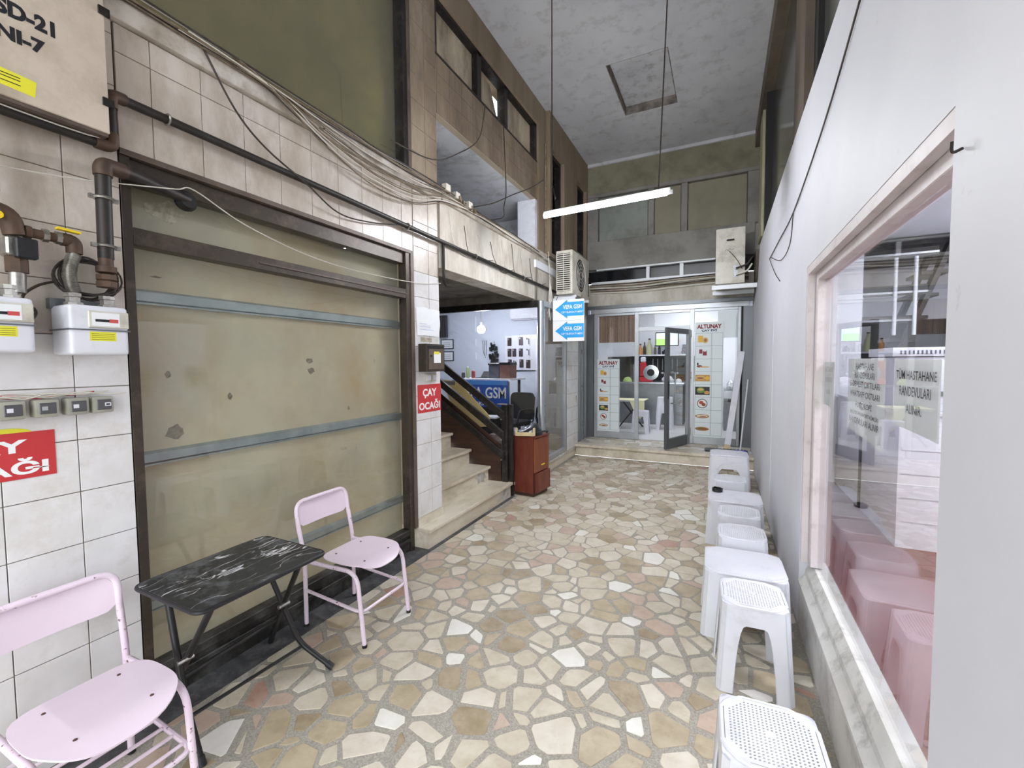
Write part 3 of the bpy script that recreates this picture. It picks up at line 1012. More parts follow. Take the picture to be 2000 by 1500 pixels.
for x in (1.9, 2.09):
    MB().cyl((x, 6.87, 1.9), (x, 6.87, 2.84), .02).build('baluster', M_alu_w, ms, smooth=True)
B('mezzanine_deck', M_darkmetal, ms, 1.57, 3.9, 6.96, 8.55, 3.0, 3.09)
pc = thing('wall_poster', 'dark printed poster on the far wall of the copy shop', 'poster', (2.7, 8.59, 1.4))
B('sheet', M_dark, pc, 1.95, 3.6, 8.57, 8.598, 1.25, 2.2)

# paper notices on the glass
M_notice = bpy.data.materials.new('thin_notice_paper')
M_notice.use_nodes = True
_n = M_notice.node_tree
_p = _n.nodes['Principled BSDF']
_p.inputs['Base Color'].default_value = (*lin('#f2f5f2'), 1)
_p.inputs['Roughness'].default_value = .8
_t = _n.nodes.new('ShaderNodeBsdfTranslucent')
_t.inputs[0].default_value = (*lin('#f2f5f2'), 1)
_m = _n.nodes.new('ShaderNodeMixShader')
_m.inputs[0].default_value = .55
_n.links.new(_p.outputs[0], _m.inputs[1])
_n.links.new(_t.outputs[0], _m.inputs[2])
_n.links.new(_m.outputs[0], _n.nodes['Material Output'].inputs[0])


def notice(name, y0, y1, zc, zt, lab, rows, lean=0., m=M_notice):
    """a sheet stuck inside the pane, read from the passage (line runs towards -y)"""
    t = thing(name, lab, 'notice', (.5185, (y0 + y1) / 2, zc), group=None)
    mb = MB()
    n = 6
    vs = []
    for k in (0, 1):
        for i in range(n + 1):
            y = y1 + (y0 - y1) * i / n
            b = .0008 + .004 * math.sin(i / n * pi)
            x = .5185 + b + k * .0008
            vs += [(x, y, zc + lean * i / n), (x, y, zt)]
    N = 2 * (n + 1)
    fs = [(2 * i, 2 * i + 1, 2 * i + 3, 2 * i + 2) for i in range(n)]
    fs += [(N + 2 * i, N + 2 * i + 2, N + 2 * i + 3, N + 2 * i + 1) for i in range(n)]
    fs += [(0, 2, N + 2, N), (1, N + 1, N + 3, 3)]
    mb.add(vs, fs).build('sheet', m, t)
    yc = (y0 + y1) / 2
    for (s, z, w, h) in rows:
        text(s, M_ink, t, (.5178, yc, z), (0, -1, 0), (0, 0, 1), width=w, height=h, bold=.012, ext=.0)
    return t


notice('paper_notice', 1.515, 1.855, 1.385, 1.60, 'paper notice reading TÜM HASTAHANE RANDEVULARI ALINIR in large letters',
       [('TÜM HASTAHANE', 1.555, .30, .034), ('RANDEVULARI', 1.502, .235, .03), ('ALINIR.', 1.448, .12, .028)], lean=-.01)
notice('paper_notice', 1.945, 2.44, 1.295, 1.605, 'paper notice with seven lines listing E-DEVLET ÇIKTILARI and FOTOKOPİ',
       [('HASTAHANE', 1.572, .24, .026), ('RANDEVULARI', 1.536, .27, .026), ('E-DEVLET ÇIKTILARI', 1.496, .40, .03), ('WHATSAPP ÇIKTILARI', 1.455, .40, .03),
        ('FOTOKOPİ', 1.416, .22, .03), ('EHLİYET-PASAPORT-KİMLİK', 1.378, .38, .02), ('RANDEVULARI ALINIR', 1.343, .40, .026)], lean=-.03)
notice('paper_notice', 2.72, 2.95, 1.355, 1.59, 'bluish paper notice half hidden by the far jamb of the big window',
       [('HASTAHANE', 1.55, .18, .028), ('RANDEVU', 1.495, .15, .028), ('ALINIR.', 1.43, .1, .026)], lean=-.01, m=pm('bluish_paper', '#b9cfd2', .7))

# lamps of the copy shop (ceiling panels)
M_lampS = emat('copy_shop_lamp', '#f4f6ff', SHOP_S)
for (x, y, lab) in ((1.6, 1.6, 'beside the near end of the big window'), (1.6, 3.6, 'just in front of the white counter'), (2.9, 2.6, 'over the middle of the red floor'), (2.6, 5.6, 'over the white counter'), (3.2, 7.6, 'beyond the black steel stair')):
    t = thing('ceiling_light', 'copy shop ceiling light panel ' + lab, 'light', (x, y, 3.1), group='copy shop ceiling lights')
    B('diffuser', M_lampS, t, x - .28, x + .28, y - .28, y + .28, 3.07, 3.082)
    B('lamp_frame', M_alu_w, t, x - .3, x + .3, y - .3, y + .3, 3.0825, 3.0995)

# ------------------------------------------------------------------ tea house front
tf = thing('window_6', 'aluminium glazed front of the tea house', 'shop front', (-.9, YF, .194), kind='structure')
ya, yb = YF - .03, YF + .03
for (x0, x1) in ((-2.14, -2.08), (-1.405, -1.335), (-.495, -.425), (.225, .27)):
    B('frame_post', M_alu, tf, x0, x1, ya, yb, .197, 2.474, bev=.003)
B('frame_transom', M_alu_w, tf, -1.334, -.496, ya, yb, 2.135, 2.205, bev=.003)
for (x0, x1) in ((-2.079, -1.406), (-.424, .224)):
    B('frame_rail', M_alu, tf, x0, x1, ya, yb, .197, .315, bev=.003)
for (x0, x1) in ((-2.079, -1.406), (-1.334, -.496), (-.424, .224)):
    B('frame_rail', M_alu, tf, x0, x1, ya, yb, 2.43, 2.474, bev=.003)
B('glass_pane', G_clear, tf, -2.079, -1.406, YF - .003, YF + .003, .316, 2.429)
B('glass_pane', G_clear, tf, -.424, .224, YF - .003, YF + .003, .316, 2.429)
B('glass_pane', G_clear, tf, -1.334, -.496, YF - .003, YF + .003, 2.206, 2.429)
B('frosted_film', pm('pale_film', '#c5cdd2', .6), tf, -.07, .223, YF + .012, YF + .016, 1.98, 2.42)
# open door leaf
d1 = thing('door_1', 'glazed aluminium door standing open towards the passage', 'door', (-.497, YF - .05, .2), kind='structure')
hp = Vector((-.497, YF - .05, 0))
ang = math.atan2(7.18 - (YF - .05), -.79 + .497)
ux, uy = math.cos(ang), math.sin(ang)
DW = .78


def leaf(name, mat, a0, a1, z0, z1, th, parent, bev=0.002):
    mb = MB().bar((hp.x + ux * a0, hp.y + uy * a0, (z0 + z1) / 2), (hp.x + ux * a1, hp.y + uy * a1, (z0 + z1) / 2), th, z1 - z0)
    return mb.build(name, mat, parent, bev=bev)


leaf('stile', M_alu, 0.0, .075, .202, 2.13, .045, d1)
leaf('stile', M_alu_d, DW - .085, DW, .202, 2.13, .045, d1)
leaf('top_rail', M_alu_d, .076, DW - .086, 2.05, 2.13, .045, d1)
leaf('bottom_rail', M_alu_d, .076, DW - .086, .202, .36, .045, d1)
leaf('glass_pane', G_clear, .076, DW - .086, .361, 2.049, .006, d1, 0)
for sgn in (-1, 1):
    nx, ny = -uy * sgn, ux * sgn
    a = DW - .13
    base = [(hp.x + ux * a, hp.y + uy * a)]
    bx, by = base[0]
    pts = fillet([(bx + nx * .02, by + ny * .02, .93), (bx + nx * .09, by + ny * .09, .93), (bx + nx * .09, by + ny * .09, 1.42), (bx + nx * .02, by + ny * .02, 1.42)], .05)
    MB().tube(pts, .012, 8).build('pull_handle', M_steel, d1, smooth=True)
leaf('lock_plate', M_black, DW - .07, DW - .03, 1.0, 1.28, .05, d1)
for z in (.35, 1.3, 2.0):
    MB().cyl((-.475, YF - .045, z), (-.475, YF - .045, z + .12), .013).build('hinge', M_chrome, d1, smooth=True)

# wooden slat blind
bl = thing('slat_blind', 'brown wooden slat blind in the tea house window', 'blind', (-1.74, YF + .04, 2.43))
rgb = random.Random(3)
MATB = [pm('blind_brown_%s' % n, c, .6) for n, c in (('mid', '#7d5a3c'), ('dark', '#6a4a30'), ('light', '#8b6848'))]
for k in range(26):
    x = -2.06 + k * .0248
    B('slat', rgb.choice(MATB), bl, x, x + .022, YF + .035, YF + .041, 1.95, 2.43)
B('head_rail', MATB[1], bl, -2.07, -1.41, YF + .03, YF + .055, 2.431, 2.45)


def ellipse(cx, cz, rx, rz, n=18, a=0.):
    return [(cx + rx * math.cos(2 * pi * i / n) * math.cos(a) - rz * math.sin(2 * pi * i / n) * math.sin(a),
             cz + rx * math.cos(2 * pi * i / n) * math.sin(a) + rz * math.sin(2 * pi * i / n) * math.cos(a)) for i in range(n)]


PC = {n: pm('print_' + n, c, .5) for n, c in (('toast', '#c9964a'), ('bread', '#d8b070'), ('crust', '#a8703a'), ('egg', '#e8b83a'), ('tea', '#8c2430'), ('dark', '#2a2422'),
                                              ('green', '#6a8a2e'), ('meat', '#8a4428'), ('plate', '#efe9e4'), ('grid', '#4a5a62'), ('cream', '#e9dfc4'), ('tomato', '#b8362a'))}
M_menu = pm('menu_white', '#dfe7e8', .35)


def menu(name, label, x0, x1, z0, z1, rows):
    y = YF - .036
    t = thing(name, label, 'menu', ((x0 + x1) / 2, y, z0))
    B('board', M_menu, t, x0, x1, y - .008, y, z0, z1)
    W = x1 - x0
    cx = (x0 + x1) / 2
    H = z1 - z0
    th = W * .40
    e = y - .0083
    text('ALTUNAY', M_ink_r, t, (cx, e, z1 - th * .42), (1, 0, 0), (0, 0, 1), width=W * .86, height=W * .17, bold=.045)
    text('ÇAY EVİ', M_ink_b, t, (cx, e, z1 - th * .80), (1, 0, 0), (0, 0, 1), width=W * .54, height=W * .12, bold=.04)
    gz1 = z1 - th - .01
    gz0 = z0 + .03
    rh = (gz1 - gz0) / rows
    xm = x0 + W * .58
    for k in range(rows + 1):
        z = gz0 + rh * k
        B('grid_line', PC['grid'], t, x0 + .012, x1 - .012, e - .0006, e, z - .0015, z + .0015)
    for x in (x0 + .012, xm, xm + .012, x1 - .012):
        B('grid_line', PC['grid'], t, x - .0013, x + .0013, e - .0006, e, gz0, gz1)

    def pic(k, shapes):
        c = x0 + W * .29
        zc = gz1 - rh * (k + .5)
        s = min(W * .25, rh * .45) * 1.15
        for i, (kind, col, a, b, rx, rz) in enumerate(shapes):
            if kind == 'e':
                p = ellipse(c + a * s, zc + b * s, rx * s, rz * s)
            else:
                p = [(c + (a - rx) * s, zc + (b - rz) * s), (c + (a + rx) * s, zc + (b - rz) * s), (c + (a + rx) * s, zc + (b + rz) * s), (c + (a - rx) * s, zc + (b + rz) * s)]
            MB().prism(p, 'y', e - .0006 * (i + 1), e).build('menu_picture', PC[col], t)
    pics = [[('r', 'egg', -.35, .1, .35, .5), ('e', 'bread', .3, -.1, .4, .45), ('e', 'crust', .32, -.1, .2, .25)],
            [('r', 'tea', -.3, .15, .22, .32), ('r', 'tea', .25, -.1, .27, .36), ('e', 'plate', .25, .2, .2, .07)],
            [('e', 'meat', -.45, -.15, .4, .18), ('e', 'bread', .25, -.25, .7, .1), ('e', 'dark', -.7, .2, .12, .22)],
            [('r', 'toast', 0, 0, 1.0, .5), ('e', 'bread', -.3, .05, .7, .3), ('e', 'meat', -.3, .0, .5, .1), ('e', 'egg', .65, 0, .3, .28)],
            [('r', 'dark', 0, 0, 1.0, .62), ('e', 'green', -.25, .1, .55, .45), ('e', 'toast', .6, -.25, .38, .25), ('e', 'bread', -.25, .2, .4, .2)],
            [('e', 'dark', 0, 0, .72, .72), ('e', 'plate', 0, 0, .62, .62), ('e', 'tomato', -.15, .15, .3, .25), ('e', 'meat', .2, -.15, .28, .25)],
            [('e', 'crust', 0, 0, .98, .3), ('e', 'cream', 0, .02, .8, .18), ('e', 'meat', .1, -.03, .5, .07)],
            [('e', 'crust', 0, 0, .98, .3), ('e', 'green', -.1, .03, .6, .16), ('e', 'meat', .1, 0, .7, .1)]]
    for k in range(rows):
        pic(k, pics[k])
    return t


menu('menu_poster', 'tall tea house menu poster with eight rows of food pictures', -.412, .02, .322, 2.245, 8)
menu('menu_poster', 'shorter tea house menu poster with seven rows of food pictures', -2.075, -1.668, .32, 1.645, 7)

# tea house interior
tr = thing('wall_back_tea_house', 'white tiled interior of the tea house', 'room', (-.8, 9.5, .2), kind='structure')
B('floor_tile', pm('white_floor_tile', '#e2e2e0', .3), tr, -3.0, 1.2, YF + .04, 11.2, .194, .2)
B('back_wall', M_white_in, tr, -3.0, 1.2, 11.0, 11.1, .2, 3.0)
B('side_wall', M_white_in, tr, -3.1, -3.0, YF + .05, 11.1, .2, 3.0)
B('side_wall', M_white_in, tr, 1.2, 1.3, YF + .05, 11.1, .2, 3.0)
B('room_ceiling', M_white_in, tr, -3.1, 1.3, YF + .16, 11.1, 2.9, 3.0)
B('dark_splashback', M_dark, tr, -2.6, -.55, 10.93, 10.99, 1.12, 1.72)
ctr = thing('tea_counter', 'stainless steel counter inside the tea house', 'counter', (-1.6, 10.3, .2))
B('front_panel', M_stainless, ctr, -2.9, -.75, 10.0, 10.04, .2, 1.10)
B('worktop', M_steel, ctr, -2.9, -.72, 9.96, 10.9, 1.101, 1.14, bev=.004)
B('side_panel', M_stainless, ctr, -.79, -.75, 10.041, 10.9, .2, 1.10)
dr = thing('drawer_unit', 'white drawer unit at the end of the tea counter', 'cabinet', (-.45, 10.3, .2))
B('body', M_white_pl, dr, -.7, -.1, 10.05, 10.8, .201, 1.12)
for k in range(5):
    f = B('drawer', M_white_pl, dr, -.69, -.11, 10.03, 10.05, .24 + k * .175, .40 + k * .175, bev=.003)
    B('drawer_handle', M_alu_d, f, -.45, -.35, 10.02, 10.03, .31 + k * .175, .325 + k * .175)
shf = thing('bottle_shelf', 'white wall shelf over the tea counter', 'shelf', (-1.4, 10.9, 1.75))
B('board', M_alu_w, shf, -2.1, -.5, 10.66, 10.99, 1.73, 1.76)
B('bracket', M_alu_d, shf, -1.236, -1.212, 10.9, 10.99, 1.6, 1.73)
for k, (x, r, h, c, lab) in enumerate(((-1.78, .05, .24, '#c98a4a', 'orange box-like jar on the tea house shelf'), (-1.68, .035, .30, '#4a3a20', 'tall brown bottle on the tea house shelf'),
                                       (-1.57, .06, .36, '#d8d8a8', 'large pale yellow bottle on the tea house shelf'), (-1.44, .03, .22, '#7a6a6a', 'slim grey bottle on the tea house shelf'),
                                       (-1.34, .03, .26, '#4a4a52', 'slim dark bottle on the tea house shelf'), (-1.22, .06, .12, '#30323a', 'squat dark pot on the tea house shelf'))):
    t = thing('bottle', lab, 'bottle', (x, 10.8, 1.761))
    m = pm('bottle_' + c[1:], c, .25)
    MB().lathe((x, 10.8, 1.761), [(r * .9, 0), (r, .01), (r, h * .62), (r * .45, h * .78), (r * .4, h)], 14).build('body', m, t, smooth=True)
    MB().cyl((x, 10.8, 1.7615 + h), (x, 10.8, 1.785 + h), r * .45).build('cap', M_white if k % 2 else M_blackpl, t, smooth=True)
tv = thing('wall_television', 'wall television with a green football picture in the tea house', 'television', (-1.16, 10.85, 2.1))
tm = Matrix.Rotation(.0, 3, 'Z')
B('case', M_blackpl, tv, -1.41, -.90, 10.62, 10.68, 1.95, 2.28, bev=.006)
B('screen_pitch', emat('screen_green', '#8fd06a', 1.6), tv, -1.39, -1.12, 10.616, 10.62, 1.975, 2.12)
B('screen_stand', emat('screen_pale', '#b8d8d0', 1.6), tv, -1.39, -1.12, 10.616, 10.62, 2.12, 2.255)
B('screen_board', emat('screen_teal', '#bfe6de', 1.6), tv, -1.12, -.92, 10.616, 10.62, 1.975, 2.255)
B('bracket', M_alu_d, tv, -1.2, -1.12, 10.681, 10.99, 2.08, 2.14)
# things on the counter
sc = thing('meat_slicer', 'red and steel slicer with a round blade on the tea counter', 'slicer', (-1.45, 10.2, 1.141))
B('base', pm('slicer_red', '#b8242c', .35), sc, -1.68, -1.42, 10.1, 10.4, 1.141, 1.25, bev=.01)
MB().lathe((-1.43, 10.12, 1.35), [(.02, -.03), (.17, -.02), (.17, 0), (.02, .02)], 24, 'y').build('blade', M_steel, sc, smooth=True)
MB().lathe((-1.43, 10.08, 1.35), [(.08, -.02), (.08, .01)], 16, 'y').build('hub', M_darkmetal, sc, smooth=True)
B('motor', pm('slicer_red', '#b8242c', .35), sc, -1.68, -1.56, 10.15, 10.35, 1.251, 1.58, bev=.02)
B('head_cap', M_white_pl, sc, -1.67, -1.57, 10.16, 10.34, 1.581, 1.70, bev=.02)
for (x, r, c, lab, nm) in ((-1.08, .13, '#cfcdd2', 'crumpled clear bag on the tea counter', 'plastic_bag'), (-.85, .07, '#d8d8d8', 'small white bundle at the end of the tea counter', 'cloth_bundle'),
                           (-1.95, .1, '#9fb86a', 'green cloth heap on the tea counter', 'cloth_heap')):
    rgp = random.Random(int(x * 100))
    mb = MB()
    n, m_ = 12, 6
    vs, fs = [], []
    for i in range(m_):
        a = pi / 2 * i / (m_ - 1)
        for k in range(n):
            q = r * (1 + rgp.uniform(-.18, .18)) * math.cos(a * .98)
            vs.append((x + q * math.cos(2 * pi * k / n), 10.15 + q * math.sin(2 * pi * k / n), 1.141 + r * 1.1 * math.sin(a)))
    for i in range(m_ - 1):
        for k in range(n):
            fs.append((i * n + k, i * n + (k + 1) % n, (i + 1) * n + (k + 1) % n, (i + 1) * n + k))
    fs.append(tuple(range((m_ - 1) * n, m_ * n)))
    fs.append(tuple(range(n - 1, -1, -1)))
    mb.add(vs, fs).build(nm, pm('soft_' + c[1:], c, .6), None, smooth=True, label=lab, cat='bag' if 'bag' in nm else 'cloth')
# hanging utensils on splashback
for k in range(6):
    x = -1.5 + k * .11
    t = thing('ladle', 'steel ladle on the dark splashback, %s along from the red slicer' % ['first', 'second', 'third', 'fourth', 'fifth', 'sixth'][k], 'utensil', (x, 10.92, 1.4), group='ladles hanging on the dark splashback')
    MB().cyl((x, 10.92, 1.42 - .02 * (k % 3)), (x, 10.92, 1.66), .006, 6).build('handle', M_steel, t)
    MB().lathe((x, 10.915, 1.36 - .02 * (k % 3)), [(.005, -.04), (.035, -.02), (.042, .02), (.03, .03)], 12).build('bowl', M_steel, t, smooth=True)
pt = thing('pot_stack', 'stack of steel pots on the shelf behind the door', 'pots', (-.72, 10.8, 1.761))
for k in range(3):
    MB().lathe((-.72, 10.8, 1.761 + k * .075), [(.13 - k * .01, 0), (.14 - k * .01, .06), (.145 - k * .01, .072)], 20).build('pot', M_steel, pt, smooth=True)
# right part of tea house: stove with hood
ov = thing('stove_unit', 'steel stove unit seen beside the tall menu', 'stove', (.5, 10.2, .2))
B('body', M_stainless, ov, .05, .9, 9.6, 10.4, .201, 1.0)
B('control_panel', M_steel, ov, .05, .9, 9.585, 9.6, .85, 1.0)
B('oven_window', M_dark, ov, .12, .5, 9.59, 9.6, .78, .84)
for k in range(3):
    MB().lathe((.18 + k * .22, 9.9, 1.001), [(.08, 0), (.09, .1), (.07, .16), (.03, .2)], 14).build('kettle', M_steel, ov, smooth=True)
tk = thing('cloth_table', 'small table under a pale yellow cloth in the tea house', 'table', (-1.72, 9.3, .2))
B('tabletop', M_white_pl, tk, -2.0, -1.42, 9.05, 9.55, .77, .80, bev=.005)
mb = MB().box(-2.02, -1.40, 9.03, 9.57, .801, .806)
mb.build('tablecloth_top', pm('pale_yellow_cloth', '#f0ecc0', .8), tk)
MB().prism([(-1.7, .801), (-1.40, .801), (-1.40, .55), (-1.48, .42), (-1.55, .50), (-1.62, .62)], 'y', 9.022, 9.03).build('tablecloth_drop', pm('pale_yellow_cloth', '#f0ecc0', .8), tk)
MB().bar((-1.95, 9.1, .201), (-1.5, 9.1, .77), .025, .025, (0, 1, 0)).build('leg', M_black, tk)
MB().bar((-1.5, 9.5, .201), (-1.95, 9.5, .77), .025, .025, (0, 1, 0)).build('leg', M_black, tk)
M_lampT = emat('tea_house_lamp', '#f3f6ff', TEA_S)
for (x, y, lab) in ((-1.6, 9.0, 'over the cloth covered table'), (.3, 9.2, 'behind the tall menu poster'), (-.6, 10.2, 'over the drawer unit')):
    t = thing('ceiling_light', 'white tea house ceiling light ' + lab, 'light', (x, y, 2.9), group='tea house ceiling lights')
    B('diffuser', M_lampT, t, x - .3, x + .3, y - .1, y + .1, 2.865, 2.88)
    B('lamp_frame', M_alu_w, t, x - .32, x + .32, y - .12, y + .12, 2.8805, 2.8995)

# ------------------------------------------------------------------ phone shop interior
dk = thing('shop_desk', 'shop desk with a blue front sign reading VEFA GSM', 'desk', (-3.85, 6.95, .15))
B('sign_panel', M_blue2, dk, -4.55, -3.37, 6.79, 6.81, .80, 1.28, bev=.004)
B('sign_band', pm('pale_blue_band', '#4a8fd8', .4), dk, -4.54, -3.38, 6.787, 6.79, 1.20, 1.27)
text('VEFA GSM', M_white, dk, (-3.90, 6.786, 1.06), (1, 0, 0), (0, 0, 1), width=.98, height=.2, bold=.02)
text('TEKNİK', M_white, dk, (-3.88, 6.786, .87), (1, 0, 0), (0, 0, 1), width=.45, height=.08, bold=.02)
B('desk_body', M_blackpl, dk, -4.55, -3.38, 6.811, 6.87, .151, 1.26)
B('desk_top', M_white_pl, dk, -4.6, -3.33, 6.80, 7.45, 1.281, 1.31, bev=.003)
for x_ in (-4.5, -3.45):
    B('desk_leg', M_blackpl, dk, x_, x_ + .04, 7.36, 7.4, .151, 1.28)
pb = thing('printer', 'dark grey printer on the phone shop desk', 'printer', (-3.75, 7.1, 1.311))
B('body', pm('printer_grey', '#50525c', .5), pb, -3.85, -3.62, 6.95, 7.25, 1.311, 1.55, bev=.015)
B('lid', M_blackpl, pb, -3.86, -3.61, 6.94, 7.25, 1.551, 1.59, bev=.008)
bx = thing('carton', 'brown carton with dark lid on the phone shop desk', 'box', (-3.5, 7.1, 1.311))
B('body', pm('carton_brown', '#7a544c', .7), bx, -3.60, -3.40, 6.92, 7.2, 1.311, 1.55)
B('lid', M_blackpl, bx, -3.605, -3.395, 6.915, 7.205, 1.551, 1.60)
lp = thing('laptop', 'dark laptop lying half open on the phone shop desk', 'laptop', (-4.0, 7.05, 1.311))
B('base', M_blackpl, lp, -4.13, -3.88, 6.95, 7.15, 1.311, 1.325)
MB().bar((-4.0, 7.15, 1.326), (-4.0, 7.27, 1.43), .25, .012, (0, 1, 0)).build('screen', M_blackpl, lp)
for (x, c, h, lab) in ((-4.32, '#8a9a6a', .22, 'green and yellow spray can on the phone shop desk'), (-4.2, '#9a3a34', .16, 'red gadget on the phone shop desk'), (-4.42, '#3a3a44', .12, 'dark cup on the phone shop desk')):
    t = thing('desk_item', lab, 'can', (x, 7.0, 1.311))
    MB().lathe((x, 7.0, 1.311), [(.03, 0), (.035, .01), (.035, h * .8), (.02, h * .9)], 12).build('body', pm('item_' + c[1:], c, .5), t, smooth=True)
    MB().cyl((x, 7.0, 1.3115 + h * .9), (x, 7.0, 1.311 + h), .015, 8).build('nozzle', M_white, t, smooth=True)
# display board with phone cases
cb = thing('case_display', 'white wall board for phone cases in the phone shop', 'display', (-3.75, 8.18, 1.45))
B('panel', M_white_pl, cb, -4.12, -3.2, 8.175, 8.199, 1.43, 2.16, bev=.002)
B('rail', M_black, cb, -4.12, -3.2, 8.168, 8.175, 1.425, 1.437)
px2x = lambda p: -4.063 + (p - 990) * .01162
py2z = lambda p: 2.145 - (p - 655) * .01073
cases = [(994.5, 666, 0, 'first column top'), (1017, 665, 0, ''), (1031, 666, 1, ''), (994.5, 687, 0, ''), (1004, 687, 0, ''), (1017, 687, 0, ''), (1031, 687, 1, ''), (995, 708, 0, ''), (1005, 709, 1, ''), (1018, 708, 0, ''), (1031, 709, 0, '')]
M_casep = pm('case_purple_black', '#33202e', .3, col2='#1a1216', vscale=9)
rown = {0: 'top', 1: 'middle', 2: 'bottom'}
ordn = ['first', 'second', 'third', 'fourth']
cnt = {}
for (cx, cy, w, _) in cases:
    row = 0 if cy < 676 else (1 if cy < 698 else 2)
    cnt[row] = cnt.get(row, -1) + 1
    x, z = px2x(cx), py2z(cy)
    t = thing('phone_case', ('white' if w else 'dark') + ' phone case, %s of the %s row on the display board' % (ordn[cnt[row]], rown[row]), 'phone case', (x, 8.16, z), group='phone cases on the display board')
    MB().prism(rrect(x - .042, x + .042, z - .085, z + .085, .012), 'y', 8.155, 8.172).build('shell', M_white_pl if w else M_casep, t)
    MB().prism(rrect(x - .032, x - .005, z + .04, z + .072, .006), 'y', 8.152, 8.1549).build('camera_window', M_blackpl if w else M_chrome, t)
    if w:
        MB().prism(rrect(x + .008, x + .03, z - .06, z + .06, .004), 'y', 8.152, 8.1549).build('print', pm('case_print', '#5a5060', .5), t)
# hanging bunch
hb = thing('keychain_bunch', 'dark bunch of hanging keychains on the phone shop wall', 'keychains', (-4.37, 8.15, 1.75))
rgk = random.Random(9)
mb = MB()
for k in range(60):
    a = rgk.uniform(0, 1)
    x = -4.37 + rgk.uniform(-.11, .11) * (1 - abs(a - .5) * .9) + (a - .5) * .05
    z = 2.0 - a * .5
    mb.box(x - .012, x + .012, 8.12, 8.15 + rgk.uniform(0, .03), z - .03, z + .03)
mb.build('charms', M_blackpl, hb, kind='stuff')
MB().cyl((-4.37, 8.16, 1.52), (-4.37, 8.16, 2.05), .008, 6).build('hook_strip', M_chrome, hb)
kc = thing('cable_hanger', 'thin charging cables hanging beside the keychains', 'cable', (-4.6, 8.17, 1.9))
for dx in (-.05, .0, .05):
    MB().tube(crom([(-4.62 + dx, 8.19, 2.08), (-4.62 + dx * .7, 8.185, 1.85), (-4.6 + dx * .5, 8.185, 1.7 + abs(dx))], 5), .005, 6).build('cable', M_cable, kc)
for k, (z0, z1, lab) in enumerate(((1.91, 2.13, 'upper framed certificate on the phone shop wall'), (1.64, 1.86, 'lower framed certificate on the phone shop wall'))):
    t = thing('framed_certificate', lab, 'picture', (-5.58, 8.18, z0))
    B('frame', M_blackpl, t, -5.75, -5.42, 8.18, 8.199, z0, z1, bev=.003)
    B('sheet', M_paper, t, -5.73, -5.44, 8.177, 8.18, z0 + .02, z1 - .02)
    for j in range(3):
        B('text_line', M_greypanel, t, -5.70, -5.50, 8.1765, 8.177, z0 + .06 + j * .04, z0 + .066 + j * .04)
ctn = thing('black_curtain', 'black curtain panel at the edge of the phone shop', 'curtain', (-5.7, 8.1, 2.15))
for k in range(8):
    x = -5.95 + k * .055
    MB().cyl((x, 8.12, 2.17), (x, 8.12, 2.66), .034, 8).build('fold', M_leather, ctn, smooth=True)
acn = thing('indoor_air_conditioner', 'white wall air conditioner inside the phone shop', 'air conditioner', (-3.5, 8.1, 2.5))
MB().prism([(8.199, 2.46), (8.02, 2.46), (7.98, 2.52), (7.98, 2.74), (8.0, 2.78), (8.199, 2.78)], 'x', -3.9, -3.0).build('body', M_white_pl, acn, bev=.006)
B('flap', M_alu_d, acn, -3.88, -3.02, 7.995, 8.02, 2.475, 2.483)
# bulb
lb = thing('pendant_bulb', 'glowing bare bulb hanging in the phone shop', 'lamp', (-4.02, 7.0, 2.9))
MB().cyl((-4.02, 7.0, 2.33), (-4.02, 7.0, 2.88), .005, 6).build('cord', M_chrome, lb)
MB().lathe((-4.02, 7.0, 2.86), [(.02, -.02), (.045, .0), (.05, .038)], 14).build('ceiling_cup', M_chrome, lb, smooth=True)
MB().cyl((-4.02, 7.0, 2.29), (-4.02, 7.0, 2.34), .016, 10).build('socket', M_white_pl, lb, smooth=True)
MB().lathe((-4.02, 7.0, 2.22), [(.01, -.075), (.05, -.06), (.074, -.02), (.07, .02), (.045, .055), (.018, .07)], 18).build('bulb_glass', emat('bulb_glow', '#eef2ff', GSM_S * 12), lb, smooth=True)
M_lampG = emat('phone_shop_lamp', '#eaf0ff', GSM_S)
for (x, y, lab) in ((-3.2, 6.6, 'over the visitor chairs'), (-4.8, 6.4, 'towards the black curtain')):
    t = thing('ceiling_light', 'white phone shop ceiling light ' + lab, 'light', (x, y, 2.9), group='phone shop ceiling lights')
    B('diffuser', M_lampG, t, x - .3, x + .3, y - .12, y + .12, 2.865, 2.88)
    B('lamp_frame', M_alu_w, t, x - .32, x + .32, y - .14, y + .14, 2.8805, 2.8995)


